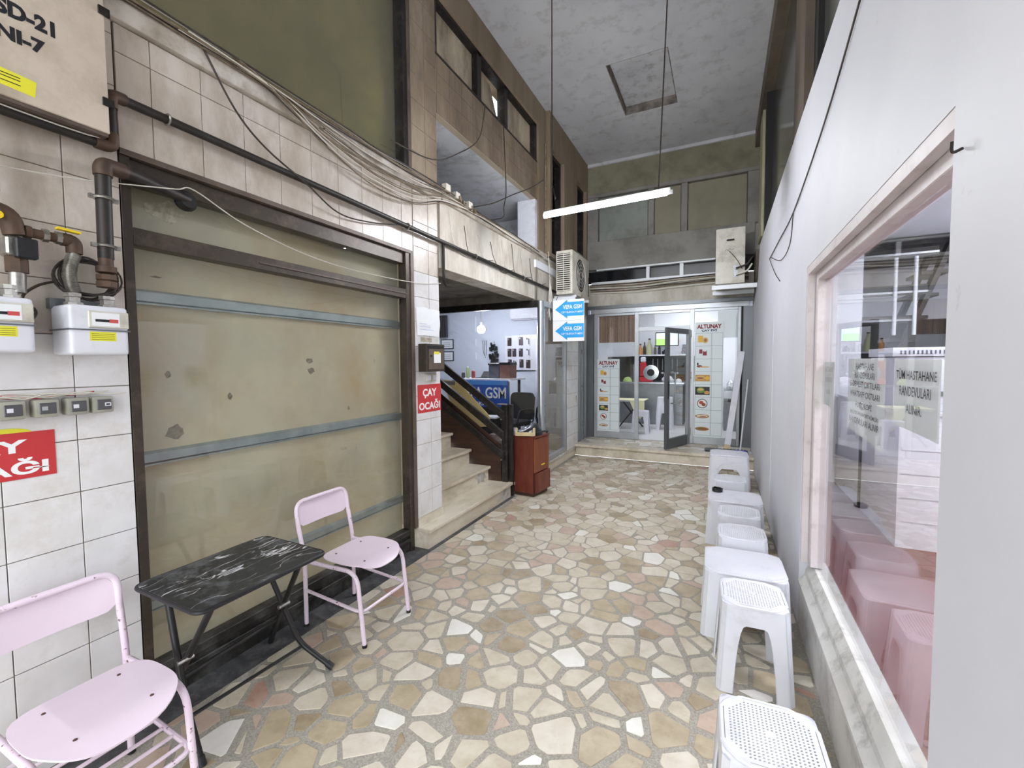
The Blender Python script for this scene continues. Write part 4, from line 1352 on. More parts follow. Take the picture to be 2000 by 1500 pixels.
def visitor_chair(cx, cy, lab, rz):
    t = thing('visitor_chair', lab, 'chair', (cx, cy, .151))
    mb = MB()
    n = 8
    pts = rrect(-.24, .24, 0, .42, .1, 5)
    vs = []
    for (a, b) in pts:
        vs.append((a, .22 - .06 * (1 - (a / .24) ** 2) + .04, .95 + b - .42 + .0))
    back = MB()
    P = [(a, .2 + .05 * (1 - (a / .24) ** 2), .44 + b) for (a, b) in pts]
    Q = [(a, .26 + .05 * (1 - (a / .24) ** 2), .44 + b) for (a, b) in pts]
    N = len(P)
    back.add(P + Q, [tuple(range(N)), tuple(range(2 * N - 1, N - 1, -1))] + [(i, N + i, N + (i + 1) % N, (i + 1) % N) for i in range(N)])
    o1 = back.mesh(smooth=True)
    seat = MB().prism(rrect(-.24, .24, -.26, .2, .06), 'z', .38, .45)
    o2 = seat.mesh(bev=.02, seg=2)
    fr = [MB().tube(fillet([(s * .24, -.25, .0), (s * .24, -.2, .4), (s * .24, .22, .42), (s * .24, .26, .8)], .05), .011, 8).mesh(smooth=True) for s in (-1, 1)]
    fr += [MB().tube(fillet([(s * .24, .0, .41), (s * .24, .28, .0)], .03), .011, 8).mesh(smooth=True) for s in (-1, 1)]
    arms = [MB().tube(fillet([(s * .25, .22, .62), (s * .27, -.18, .62), (s * .25, -.22, .42)], .06), .016, 8).mesh(smooth=True) for s in (-1, 1)]
    for nm, me, m in [('backrest', o1, M_leather), ('seat', o2, M_leather)] + [('frame_leg', q, M_black) for q in fr] + [('armrest', q, M_blackpl) for q in arms]:
        me.materials.append(m)
        o = bpy.data.objects.new(nm, me)
        COL.objects.link(o)
        o.parent = t
    t.rotation_euler.z = rz
    t.scale = (1, 1, 1.09)
    return t


visitor_chair(-3.1, 6.45, 'black leatherette visitor chair next to the blue desk', -.25)
visitor_chair(-2.58, 7.02, 'black leatherette visitor chair behind the steel column', -.5)
vt = thing('side_table', 'black side table with white top inside the phone shop', 'table', (-3.2, 5.8, .151))
B('tabletop', M_white_pl, vt, -3.42, -3.03, 5.65, 5.95, .76, .78)
B('apron', M_blackpl, vt, -3.41, -3.04, 5.66, 5.94, .66, .759)
for (x, y) in ((-3.4, 5.67), (-3.08, 5.67), (-3.4, 5.9), (-3.08, 5.9)):
    B('leg', M_blackpl, vt, x, x + .03, y, y + .03, .151, .659)
cs = thing('cardboard_sheet', 'beige cardboard sheet leaning behind the stair railing', 'cardboard', (-3.0, 4.8, .6))
MB().prism([(-3.35, 1.38), (-3.08, 1.36), (-2.62, .93), (-2.60, .80), (-2.86, .77), (-3.2, 1.1)], 'y', 4.74, 4.752).build('sheet', pm('cardboard_beige', '#d2bd84', .8), cs)
B('printed_label', M_greypanel, cs, -3.3, -3.12, 4.738, 4.74, 1.31, 1.36)
ps = thing('floral_sack', 'grey patterned sack standing behind the railing', 'sack', (-2.55, 4.85, .151))
MB().prism([(-2.75, .151), (-2.42, .151), (-2.40, .62), (-2.50, .70), (-2.68, .69), (-2.74, .55)], 'y', 4.78, 5.0).build('body', pm('sack_print', '#8d8078', .9, col2='#5a4f4a', vscale=20), ps, bev=.04, seg=2)
B('tie', M_darkmetal, ps, -2.62, -2.55, 4.86, 4.92, .69, .73)
wc = thing('white_cabinet', 'tall white cabinet behind the phone shop side window', 'cabinet', (-2.75, 7.8, .151))
B('body', M_white_pl, wc, -3.15, -2.65, 7.5, 8.18, .151, 1.45)
B('top', M_alu_w, wc, -3.17, -2.64, 7.48, 8.18, 1.451, 1.48)
f = B('door', M_alu_w, wc, -3.1, -2.7, 7.485, 7.5, .2, 1.42, bev=.004)
B('handle', M_alu_d, f, -3.08, -3.065, 7.47, 7.485, .8, .95)

# ------------------------------------------------------------------ cabinet with the bag beside the railing post
cbn = thing('bedside_cabinet', 'red brown veneer cabinet standing against the railing post', 'cabinet', (-2.09, 4.83, 0))
cbn.rotation_euler.z = -.12
def cpart(nm, m, a, par=None, **k):
    me = MB().box(*a).mesh(**k)
    me.materials.append(m)
    o = bpy.data.objects.new(nm, me)
    COL.objects.link(o)
    o.parent = par or cbn
    return o
cpart('body', M_cab, (-.14, .13, -.17, .19, .04, .70))
cpart('base', M_wood_d, (-.13, .125, -.165, .185, .003, .039))
cpart('top', M_cab, (-.145, .155, -.175, .195, .701, .722), bev=.003)
dd = cpart('door', pm('orange_brown_veneer', '#8a4a2c', .4, col2='#773c22', vscale=3, stretch=(6, 6, 1)), (.131, .148, -.165, .185, .29, .695), bev=.003)
cpart('handle', M_yellow, (.149, .16, -.01, .06, .36, .372), dd)
df = cpart('drawer', M_cab, (.131, .165, -.15, .19, .05, .28), bev=.003)
cpart('drawer_shadow_gap', M_dark, (.1305, .1318, -.165, -.151, .05, .28), df)
bg_ = thing('black_bag', 'black nylon bag slumped on the red brown cabinet', 'bag', (-2.1, 4.8, .723))
mb = MB()
rgp = random.Random(2)
n, m_ = 20, 8
vs, fs = [], []
for i in range(m_):
    a = pi / 2 * i / (m_ - 1)
    for k in range(n):
        q = math.cos(a * .97) ** .6
        j = 1 + rgp.uniform(-.05, .05)
        vs.append((-2.11 + .16 * q * j * math.cos(2 * pi * k / n), 4.82 + .19 * q * j * math.sin(2 * pi * k / n), .723 + (.10 + .04 * math.sin(2 * pi * k / n + 1)) * math.sin(a)))
for i in range(m_ - 1):
    for k in range(n):
        fs.append((i * n + k, i * n + (k + 1) % n, (i + 1) * n + (k + 1) % n, (i + 1) * n + k))
fs += [tuple(range(n - 1, -1, -1)), tuple(range((m_ - 1) * n, m_ * n))]
mb.add(vs, fs).build('bag_body', pm('black_nylon', '#1d2028', .3, col2='#14161a', vscale=8, bump=.5, bscale=18), bg_, smooth=True)
MB().tube(crom([(-1.96, 4.70, .76), (-1.9, 4.72, .78), (-1.89, 4.86, .77), (-1.93, 4.95, .74)], 6), .012, 8).build('strap', M_blackpl, bg_, smooth=True)
cw = thing('crate_end', 'pale wooden crate end lying on the black bag', 'crate', (-2.05, 4.62, .73))
MB().bar((-2.19, 4.60, .75), (-1.95, 4.585, .765), .014, .045).build('slat', M_crate, cw, bev=.002)
for x, z in ((-2.185, .785), (-1.957, .80)):
    MB().bar((x, 4.615, z - .058), (x + .002, 4.615, z + .035), .03, .02, (1, 0, 0)).build('corner_post', M_crate, cw, bev=.002)

# ------------------------------------------------------------------ pendant LED tube of the passage
tl = thing('tube_light', 'long glowing LED tube hanging from two black wires', 'lamp', (-1.0, 4.1, 3.05))
ta, tb = Vector((-1.617, 4.1, 3.055)), Vector((-.43, 4.1, 3.083))
td = (tb - ta).normalized()
MB().cyl(ta, tb - td * .03, .022, 14).build('tube', emat('led_tube', '#f6f8ff', TUBE_S), tl, smooth=True)
MB().bar(ta + Vector((0, 0, .028)), tb + Vector((0, 0, .028)), .03, .02).build('batten', M_white_pl, tl)
MB().cyl(tb - td * .03, tb + td * .02, .018, 14).build('end_cap', M_white_pl, tl, smooth=True)
MB().tube(crom([(-1.535, 4.1, 3.09), (-1.532, 4.1, 4.3), (-1.53, 4.1, ZC)], 5), .006, 6).build('hanging_wire', M_cable, tl)
MB().tube(crom([(-.53, 4.1, 3.12), (-.49, 4.1, 4.2), (-.455, 4.1, ZC)], 5), .006, 6).build('hanging_wire', M_cable, tl)

# ------------------------------------------------------------------ outdoor air conditioners
a1 = thing('outdoor_air_conditioner', 'aged outdoor air conditioner with slotted side over the blue arrow sign', 'air conditioner', (-2.07, 6.5, 2.6))
B('case', M_ac, a1, -2.20, -1.95, 6.04, 6.90, 2.585, 3.215, bev=.015, seg=2)
B('slot_field', M_dark, a1, -2.185, -1.985, 6.0375, 6.0395, 2.63, 3.17)
for k in range(18):
    z = 2.632 + k * .0302
    for (x0, x1) in ((-2.187, -2.088), (-2.08, -1.983)):
        B('louvre', M_ac, a1, x0, x1, 6.024, 6.037, z, z + .013)
for x in (-2.19, -2.086, -1.984):
    B('louvre_post', M_ac, a1, x, x + .008, 6.022, 6.0372, 2.625, 3.175)
MB().lathe((-1.9495, 6.42, 2.90), [(.25, 0), (.265, .008), (.245, .012), (.24, .0)], 32, 'x').build('fan_ring', M_ac, a1, smooth=True)
MB().lathe((-1.9495, 6.42, 2.90), [(.24, 0), (.24, .003)], 28, 'x').build('fan_opening', M_dark, a1)
fan = MB()
for k in range(5):
    t = 2 * pi * k / 5
    c, s = math.cos(t), math.sin(t)
    c2, s2 = math.cos(t + .6), math.sin(t + .6)
    fan.add([(-1.9455, 6.42 + .04 * c, 2.9 + .04 * s), (-1.9455, 6.42 + .21 * c, 2.9 + .21 * s), (-1.9425, 6.42 + .2 * c2, 2.9 + .2 * s2), (-1.9425, 6.42 + .05 * c2, 2.9 + .05 * s2)], [(0, 1, 2, 3)])
fan.build('fan_blades', M_alu_d, a1, fix=False)
for q in (.06, .11, .16, .21):
    MB().tube([(-1.938, 6.42 + q * math.cos(2 * pi * i / 28), 2.9 + q * math.sin(2 * pi * i / 28)) for i in range(28)], .003, 6, True).build('guard_ring', M_ac, a1)
for y in (6.15, 6.8):
    B('bracket', M_alu_w, a1, -2.27, -1.93, y, y + .035, 2.545, 2.584)
B('bracket_rail', M_alu_w, a1, -2.27, -1.93, 6.10, 6.14, 2.51, 2.545)
B('rust_streak', M_rustpipe, a1, -1.9485, -1.947, 6.84, 6.88, 2.65, 2.95)

a2 = thing('outdoor_air_conditioner', 'cream outdoor air conditioner seen from its valve side on the end wall corner', 'air conditioner', (.1, 7.3, 2.7))
B('case', M_ac, a2, -.105, .275, 7.02, 7.80, 2.71, 3.50, bev=.015, seg=2)
MB().prism(rrect(.02, .15, 3.30, 3.355, .02), 'y', 7.006, 7.019).build('grip_rim', M_ac, a2)
MB().prism(rrect(.035, .135, 3.31, 3.335, .011), 'y', 7.004, 7.0059).build('grip_recess', M_dark, a2)
B('valve_plate', M_alu, a2, .13, .19, 7.008, 7.019, 2.79, 2.96)
for z in (2.82, 2.91):
    MB().cyl((.16, 7.019, z), (.16, 6.97, z), .016, 10).build('valve', M_chrome, a2, smooth=True)
    MB().tube(crom([(.16, 6.97, z), (.2, 6.96, z + .01), (.30, 6.98, z + .05), (.36, 7.0, z + .14)], 6), .012, 8).build('refrigerant_pipe', M_cable_w if z < 2.9 else M_cable, a2, smooth=True)
MB().tube(crom([(.07, 7.012, 3.17), (.16, 7.0, 3.05), (.24, 7.0, 2.9)], 5), .004, 6).build('wire', M_cable, a2)
B('bracket', M_alu_w, a2, -.15, .43, 7.05, 7.10, 2.64, 2.70)
B('bracket', M_alu_w, a2, -.15, .43, 7.65, 7.70, 2.64, 2.70)
MB().tube(crom([(.02, 7.0185, 3.18), (.04, 7.0185, 3.2), (.055, 7.0185, 3.178), (.08, 7.0185, 3.205), (.1, 7.0185, 3.185), (.13, 7.0185, 3.2)], 5), .002, 6).build('faded_mark', M_ink_b, a2)

# ------------------------------------------------------------------ blue arrow sign
sg = thing('arrow_sign', 'white hanging sign with two blue arrows reading VEFA GSM', 'sign', (-2.03, 6.0, 2.5))
sx0, sx1, sz0, sz1, sy = -2.232, -1.765, 1.90, 2.495, 5.99
B('board', M_white, sg, sx0, sx1, sy, sy + .02, sz0, sz1)
B('board_seam', M_alu_d, sg, sx0, sx1, sy - .0006, sy, 2.1965, 2.1985)
for zc in (2.36, 2.05):
    MB().prism([(sx0 + .035, zc), (sx0 + .22, zc + .135), (sx0 + .22, zc + .10), (sx1 - .004, zc + .10), (sx1 - .004, zc - .10), (sx0 + .22, zc - .10), (sx0 + .22, zc - .135)], 'y', sy - .001, sy).build('arrow', M_blue, sg)
    text('VEFA GSM', M_white, sg, ((sx0 + sx1) / 2 + .06, sy - .0011, zc + .03), (1, 0, 0), (0, 0, 1), width=.28, height=.06, bold=.02)
    text('CEP TELEFON TAMİRİ', M_white, sg, ((sx0 + sx1) / 2 + .055, sy - .0011, zc - .04), (1, 0, 0), (0, 0, 1), width=.32, height=.034, bold=.01)
for x in (sx0 + .05, sx1 - .05):
    MB().cyl((x, sy + .01, sz1), (x, sy + .06, 2.55), .005, 6).build('hanger', M_chrome, sg)

# ------------------------------------------------------------------ red signs, mailbox, paper on pier
def red_sign(name, label, x, y0, y1, z0, z1):
    t = thing(name, label, 'sign', (x, (y0 + y1) / 2, z0))
    B('plate', M_red, t, x, x + .003, y0, y1, z0, z1)
    yc = (y0 + y1) / 2
    h = z1 - z0
    text('ÇAY', M_white, t, (x + .0032, yc, z0 + h * .68), (0, 1, 0), (0, 0, 1), width=(y1 - y0) * .60, height=h * .34, bold=.035)
    text('OCAĞI', M_white, t, (x + .0032, yc, z0 + h * .27), (0, 1, 0), (0, 0, 1), width=(y1 - y0) * .92, height=h * .36, bold=.035)
    return t


red_sign('tea_sign', 'red ÇAY OCAĞI sign on the tiled pier under the mailbox', XL, 2.985, 3.322, 1.165, 1.41)
r2 = red_sign('tea_sign', 'red ÇAY OCAĞI sign below the fuse boxes', XL, .36, .732, 1.178, 1.352)
MB().prism([(.60 + .07 * math.cos(a), 1.3525 + .018 * math.sin(a)) for a in [pi * i / 10 for i in range(11)]], 'x', XL, XL + .003).build('emblem', M_yellow_s, r2)
mbx = thing('mailbox', 'dark bronze mailbox fixed to the tiled pier', 'mailbox', (-2.3, 3.14, 1.52))
B('case', M_bronze, mbx, -2.349, -2.262, 3.0, 3.27, 1.525, 1.765, bev=.004)
B('door', M_bronze2, mbx, -2.262, -2.256, 3.03, 3.25, 1.545, 1.72, bev=.002)
B('slot', M_dark, mbx, -2.2615, -2.2585, 3.02, 3.25, 1.73, 1.748)
B('sticker', M_white, mbx, -2.256, -2.2555, 3.10, 3.20, 1.60, 1.69)
B('sticker', M_yellow_s, mbx, -2.256, -2.2553, 3.105, 3.18, 1.675, 1.70)
MB().cyl((-2.257, 3.06, 1.66), (-2.25, 3.06, 1.66), .01, 10).build('lock', M_dark, mbx)
pp = thing('taped_paper', 'crumpled white paper taped high on the tiled pier', 'paper', (-2.349, 3.14, 1.84))
rgp = random.Random(8)
vs, fs = [], []
for j in range(6):
    for i in range(6):
        vs.append((XL + .002 + rgp.uniform(0, .006), 2.985 + i * .066 + rgp.uniform(-.006, .006), 1.84 + j * .048 + rgp.uniform(-.006, .006)))
for j in range(5):
    for i in range(5):
        fs.append((j * 6 + i, j * 6 + i + 1, j * 6 + 7 + i, j * 6 + 6 + i))
vs += [(XL + .0003, v[1], v[2]) for v in vs]
fs += [tuple(36 + i for i in f[::-1]) for f in fs]
MB().add(vs, fs).build('sheet', M_paper, pp, fix=False)
for k in range(3):
    B('pen_line', pm('blue_pen', '#9fb0d8', .6), pp, XL + .0086, XL + .009, 3.02, 3.22 - k * .05, 1.89 + k * .025, 1.893 + k * .025)
B('sticker_strip', pm('aged_sticker', '#b9ae9a', .8, col2='#8b8272', vscale=20), None, XL + .0004, XL + .0012, 3.04, 3.20, 1.785, 1.825, label='faded sticker on the tiled pier above the mailbox', cat='sticker')
sw = thing('light_switch', 'double white switch under the mailbox', 'switch', (-2.34, 3.14, 1.44))
for y in (3.09, 3.17):
    p = B('switch_plate', M_ac, sw, XL, XL + .02, y, y + .07, 1.435, 1.505, bev=.004)
    B('rocker', M_white_pl, p, XL + .02, XL + .026, y + .015, y + .055, 1.45, 1.49)

# ------------------------------------------------------------------ board with stencilled number over the meters
nb = thing('number_board', 'beige board stencilled SD-21 above the gas pipe', 'board', (-2.28, .3, 2.52))
B('board_face', M_board, nb, -2.24, -2.22, -.6, .905, 2.525, 3.30, bev=.003)
B('bottom_edge', M_bronze2, nb, -2.349, -2.225, -.6, .90, 2.512, 2.5245)
B('side_edge', M_board, nb, -2.349, -2.24, .885, .905, 2.525, 3.30)
text('SD-21', M_ink, nb, (-2.2198, .683, 2.826), (0, 1, .0), (0, .0, 1), width=.148, height=.056, bold=.05)
text('NI-7', M_ink, nb, (-2.2198, .668, 2.742), (0, 1, .0), (0, 0, 1), width=.122, height=.05, bold=.05)
st_ = MB().add([(-2.2195, .35, 2.575), (-2.2195, .695, 2.555), (-2.2195, .70, 2.61), (-2.2195, .35, 2.635), (-2.2199, .35, 2.575), (-2.2199, .695, 2.555), (-2.2199, .70, 2.61), (-2.2199, .35, 2.635)],
               [(0, 1, 2, 3), (7, 6, 5, 4), (0, 4, 5, 1), (1, 5, 6, 2), (2, 6, 7, 3), (3, 7, 4, 0)]).build('yellow_label', M_yellow_s, nb)
for z in (2.575, 2.59, 2.60):
    B('label_print', M_ink, nb, -2.2195, -2.2192, .5, .66, z, z + .003)
B('clip', M_darkmetal, nb, -2.22, -2.212, .885, .92, 2.98, 3.01)
B('clip', M_darkmetal, nb, -2.22, -2.212, .885, .92, 2.63, 2.66)

# ------------------------------------------------------------------ gas pipes
gp = thing('gas_pipe', 'long black gas pipe running along the tile band', 'pipe', (-2.29, 3, 2.7))
path = fillet([(-2.285, -1.2, 2.50), (-2.285, .935, 2.50), (-2.285, .935, 2.715), (-2.30, 1.02, 2.722), (-2.30, 6.3, 2.665)], .04, 5)
MB().tube(path, .019, 12).build('pipe', M_pipe, gp, smooth=True)
for (pts) in ([(-2.285, .88, 2.50), (-2.285, .935, 2.50), (-2.285, .935, 2.555)], [(-2.285, .935, 2.66), (-2.285, .935, 2.715), (-2.298, .99, 2.722)]):
    MB().tube(fillet(pts, .04, 6), .0245, 12).build('elbow', M_rustpipe, gp, smooth=True)
MB().tube(crom([(-2.262, -.2, 2.515), (-2.262, .4, 2.51), (-2.262, .85, 2.508), (-2.265, .92, 2.55)], 4), .003, 6).build('white_tracer_wire', M_cable_w, gp)
for y in (1.15, 2.83, 3.9, 5.1):
    z = 2.722 - (y - 1.02) * .0108
    c = MB().tube([(-2.30 + .024 * math.cos(2 * pi * i / 16), y, z + .024 * math.sin(2 * pi * i / 16)) for i in range(16)], .005, 6, True).build('pipe_clamp', M_chrome, gp, smooth=True)
    B('clamp_bolt', M_chrome, c, -2.347, -2.322, y - .008, y + .008, z + .01, z + .022)
MB().tube(fillet([(-2.31, 3.345, 2.69), (-2.31, 3.345, 2.36), (-2.33, 3.40, 2.32), (-2.34, 3.5, 2.33)], .04), .014, 10).build('drop_pipe', M_pipe, gp, smooth=True)

g2 = thing('riser_pipe', 'short black riser pipe turning into the top of the shop window', 'pipe', (-2.26, .89, 2.2))
MB().tube(fillet([(-2.25, .882, 2.03), (-2.25, .886, 2.405), (-2.30, 1.0, 2.42), (-2.37, 1.26, 2.405)], .045, 6), .0255, 14).build('pipe', M_pipe, g2, smooth=True)
MB().tube(fillet([(-2.25, .886, 2.36), (-2.25, .886, 2.405), (-2.29, .97, 2.417)], .045, 6), .031, 14).build('elbow', M_rustpipe, g2, smooth=True)
MB().lathe((-2.37, 1.25, 2.40), [(.045, -.02), (.05, 0), (.036, .025)], 14, 'x').build('wall_sleeve', M_dark, g2, smooth=True)
for z in (2.08, 2.27):
    c = MB().tube([(-2.25 + .03 * math.cos(2 * pi * i / 16), .884 + .03 * math.sin(2 * pi * i / 16), z) for i in range(16)], .006, 6, True).build('pipe_clamp', M_chrome, g2, smooth=True)
    B('clamp_ear', M_chrome, c, -2.258, -2.242, .914, .93, z - .008, z + .008)
    B('clamp_ear', M_chrome, c, -2.258, -2.242, .838, .854, z - .008, z + .008)
MB().lathe((-2.25, .881, 1.97), [(.02, 0), (.033, .005), (.033, .028), (.024, .03), (.024, .06)], 14).build('union', M_rustpipe, g2, smooth=True)
MB().lathe((-2.25, .880, 1.915), [(.034, 0), (.034, .022), (.028, .026), (.034, .03), (.034, .05)], 8).build('union_nut', M_rustpipe, g2)

g3 = thing('supply_pipe', 'rusty brown supply pipe with valves feeding the gas meters', 'pipe', (-2.25, .6, 2.1))
MB().tube(fillet([(-2.25, .585, 2.48), (-2.25, .585, 2.20)], .02), .018, 12).build('pipe', M_pipe, g3, smooth=True)
MB().tube(fillet([(-2.25, .50, 2.135), (-2.25, .62, 2.135), (-2.25, .632, 2.06)], .05, 6), .03, 12).build('tee', M_rustpipe, g3, smooth=True)
MB().cyl((-2.25, .632, 2.08), (-2.25, .79, 2.077), .017, 12).build('branch', M_rustpipe, g3, smooth=True)
for y in (.655, .70, .735):
    MB().cyl((-2.25, y, 2.079), (-2.25, y + .016, 2.079), .024, 8).build('nut', M_chrome if y > .66 else M_rustpipe, g3)
MB().tube(fillet([(-2.25, .75, 2.077), (-2.25, .787, 2.077), (-2.25, .787, 2.03)], .03, 6), .024, 12).build('elbow', M_rustpipe, g3, smooth=True)
MB().bar((-2.235, .735, 2.112), (-2.235, .80, 2.108), .025, .008).build('valve_handle', M_yellow, g3)
MB().lathe((-2.225, .585, 2.115), [(.006, 0), (.014, .002), (.014, .012)], 10, 'x').build('yellow_knob', M_yellow, g3, smooth=True)
vb = B('valve_block', M_chrome, g3, -2.285, -2.215, .60, .665, 1.985, 2.05, bev=.006)
B('valve_coil', M_blackpl, vb, -2.215, -2.185, .615, .67, 1.975, 2.045, bev=.004)
MB().cyl((-2.25, .632, 1.93), (-2.25, .632, 1.985), .03, 8).build('union_nut', M_rustpipe, g3)
MB().cyl((-2.25, .630, 1.86), (-2.25, .632, 1.93), .022, 12).build('nipple', M_chrome, g3, smooth=True)
hose = []
for i in range(60):
    t = i / 59
    hose.append((-2.25, .787 - .018 * math.sin(t * pi * .9), 2.03 - t * .15))
MB().tube(hose, [.019 + .003 * (i % 2) for i in range(60)], 12).build('flexible_hose', M_chrome, g3, smooth=True)


def meter(name, lab, y0, y1, z0, z1, red):
    t = thing(name, lab, 'gas meter', (-2.25, (y0 + y1) / 2, z0))
    B('case', M_white_pl, t, -2.33, -2.172, y0, y1, z0, z1, bev=.014, seg=3)
    yc = (y0 + y1) / 2 + .012
    p = B('dial_frame', M_ac, t, -2.172, -2.163, yc - .05, yc + .075, z1 - .085, z1 - .02, bev=.003)
    B('dial_face', M_paper, p, -2.163, -2.1625, yc - .04, yc + .045, z1 - .078, z1 - .027)
    B('digits', M_blackpl, p, -2.1625, -2.162, yc - .03, yc + .012, z1 - .062, z1 - .052)
    B('digits_red', pm('counter_red', '#c8524f', .5), p, -2.1625, -2.162, yc + .012, yc + .04, z1 - .064, z1 - .05)
    s = B('warning_label', M_yellow_s, t, -2.172, -2.1715, yc - .045, yc + .035, z1 - .135, z1 - .10)
    for k in range(4):
        B('label_print', M_ink, s, -2.1715, -2.1713, yc - .04, yc + .03, z1 - .13 + k * .007, z1 - .1285 + k * .007)
    B('seam_band', M_alu_d, t, -2.335, -2.168, y0 - .004, y1 + .004, z1 - .096, z1 - .091)
    B('back_plate', M_alu_d, t, -2.345, -2.31, y0 - .006, y1 + .004, z1 - .01, z1 + .03)
    for y in (y0 + .04, y1 - .035):
        MB().lathe((-2.25, y, z1 - .002), [(.03, 0), (.03, .014), (.022, .016), (.022, .034), (.026, .036), (.026, .05)], 8).build('connector', M_chrome, t)
    if red:
        B('barcode', M_ink, t, -2.172, -2.1714, yc - .06, yc - .03, z0 + .03, z0 + .05)
    return t


meter('gas_meter', 'white gas meter next to the window frame with a yellow label', .735, .912, 1.64, 1.83, False)
meter('gas_meter', 'cream gas meter with red digits cut by the picture edge', .465, .645, 1.645, 1.835, True)
cl = thing('cable_coil', 'coil of black cable hung behind the gas meter', 'cable', (-2.31, .85, 1.95))
rgc = random.Random(6)
for k in range(7):
    cy, cz = .845 + rgc.uniform(-.012, .012), 1.945 + rgc.uniform(-.012, .012)
    ry, rz = .09 + rgc.uniform(-.02, .015), .075 + rgc.uniform(-.02, .015)
    MB().tube([(-2.325 + .006 * k + .01 * math.sin(3 * a + k), cy + ry * math.cos(a), cz + rz * math.sin(a)) for a in [2 * pi * i / 30 for i in range(30)]], .004, 6, True).build('loop', M_cable, cl, smooth=True)
MB().tube(crom([(-2.33, .76, 1.93), (-2.32, .70, 1.90), (-2.30, .655, 1.85), (-2.26, .675, 1.80), (-2.25, .66, 1.765)], 6), .005, 6).build('lead', M_cable, cl, smooth=True)

# fuse boxes
for k, (y, lab) in enumerate(((.50, 'grey fuse box at the cut edge of the row'), (.578, 'second grey fuse box in the row counting from the picture edge'), (.667, 'middle grey fuse box above the red sign'),
                              (.755, 'grey fuse box second in from the end of the row'), (.833, 'grey fuse box with a white tag at the end of the row'))):
    t = thing('fuse_box', lab, 'fuse box', (-2.33, y + .03, 1.40), group='fuse boxes in a row under the gas meters')
    B('case', pm('grey_green_plastic', '#a9a899', .5, col2='#98978a', vscale=6), t, XL, -2.295, y, y + .068, 1.405, 1.472, bev=.008, seg=2)
    B('window', pm('smoked_window', '#4c4c4e', .15), t, -2.295, -2.291, y + .012, y + .058, 1.418, 1.460, bev=.002)
    B('breaker', M_white_pl if k != 2 else M_alu, t, -2.291, -2.2895, y + (.018 if k < 4 else .036), y + (.034 if k < 4 else .056), 1.432, 1.447)
    if k == 4:
        B('tag_print', M_ink, t, -2.2895, -2.2892, y + .04, y + .052, 1.436, 1.443)
fwire = thing('fuse_wiring', 'loose white and red wires above the fuse boxes', 'cable', (-2.33, .7, 1.49))
rgc = random.Random(12)
for k in range(8):
    y0_ = .5 + rgc.uniform(-.1, .1)
    pts = [(-2.34 + .003 * k, y0_ + i * .06, 1.485 + rgc.uniform(-.008, .012)) for i in range(7)]
    MB().tube(crom(pts, 4), .0025, 6).build('wire', M_cable_w if k % 4 else M_red, fwire)

# ------------------------------------------------------------------ cables on the ledge and across the bay
cbl = thing('cable_bundle', 'dusty bundle of cables sagging along the marble ledge', 'cable', (-2.3, 3, 3.05))
rgc = random.Random(31)
for k in range(16):
    x = -2.305 + rgc.uniform(0, .03)
    z0 = 3.165 + rgc.uniform(-.01, .02)
    pts = []
    ye = rgc.uniform(5.0, 6.2)
    sag = rgc.uniform(.03, .30) if k > 4 else .02
    y = -.6 if k < 6 else rgc.uniform(1.0, 1.7)
    ys_ = [y, y + .5, 2.0, 2.45, 2.9, 3.35, 4.0, 4.7, ye]
    ys_ = sorted(set([round(q, 3) for q in ys_ if q <= ye]))
    for q in ys_:
        s = 0
        if 1.6 < q < 3.6:
            s = sag * math.sin((q - 1.6) / 2.0 * pi)
        base = z0 if q < 3.4 else z0 - .03 - .02 * (q - 3.4)
        pts.append((x + rgc.uniform(-.004, .008), q, base - s + rgc.uniform(-.01, .01)))
    MB().tube(crom(pts, 6), rgc.choice([.003, .004, .005]), 6).build('cable', [M_cable, M_cable_t, M_cable_t, M_cable_w][k % 4], cbl, smooth=True)
for k in range(10):
    y = 3.28 + rgc.uniform(0, .55)
    z = 3.17 - (y - 3.28) * .12
    B('junction_box' if k < 3 else 'cable_tie', M_ac if k < 3 else M_cable_t, cbl, -2.31, -2.27 + rgc.uniform(0, .03), y, y + (.07 if k < 3 else .02), z, z + (.06 if k < 3 else .035))

def cable(name, label, pts, r, m, k=6):
    return MB().tube(crom(pts, k), r, 6).build(name, m, None, smooth=True, label=label, cat='cable')


cable('loose_cable', 'black cable drooping from ledge to the gas pipe', [(-2.31, 1.31, 3.17), (-2.31, 1.472, 2.929), (-2.31, 1.638, 2.804), (-2.275, 1.863, 2.689), (-2.31, 2.133, 2.603), (-2.31, 2.412, 2.62), (-2.30, 2.75, 2.69)], .005, M_cable)
cable('white_wire', 'thin white wire stretched across the shop window glass', [(-2.30, .5, 2.29), (-2.30, .78, 2.327), (-2.30, .954, 2.365), (-2.31, 1.175, 2.42), (-2.34, 1.274, 2.453), (-2.34, 1.524, 2.355), (-2.34, 1.909, 2.279), (-2.34, 2.331, 2.256), (-2.335, 2.961, 2.277), (-2.335, 3.33, 2.33)], .003, M_cable_w)
cable('hanging_cable', 'black cable dropping from the strip window into the loggia', [(-2.34, 4.65, 4.37), (-2.335, 4.67, 4.0), (-2.335, 4.69, 3.62), (-2.33, 4.62, 3.42), (-2.33, 4.6, 3.3), (-2.34, 4.3, 3.18)], .006, M_cable)
cable('slack_cable', 'black cable crossing the loggia opening at a slant', [(-2.3, 3.87, 3.18), (-2.29, 4.3, 3.36), (-2.29, 4.78, 3.61), (-2.29, 5.3, 3.87), (-2.315, 5.85, 4.18)], .006, M_cable)
cable('slack_cable', 'thin cable swinging from the pier up to the strip window', [(-2.34, 2.7, 3.33), (-2.33, 3.226, 3.397), (-2.3, 3.6, 3.6), (-2.3, 4.0, 3.92), (-2.33, 4.2, 4.37)], .005, M_cable)
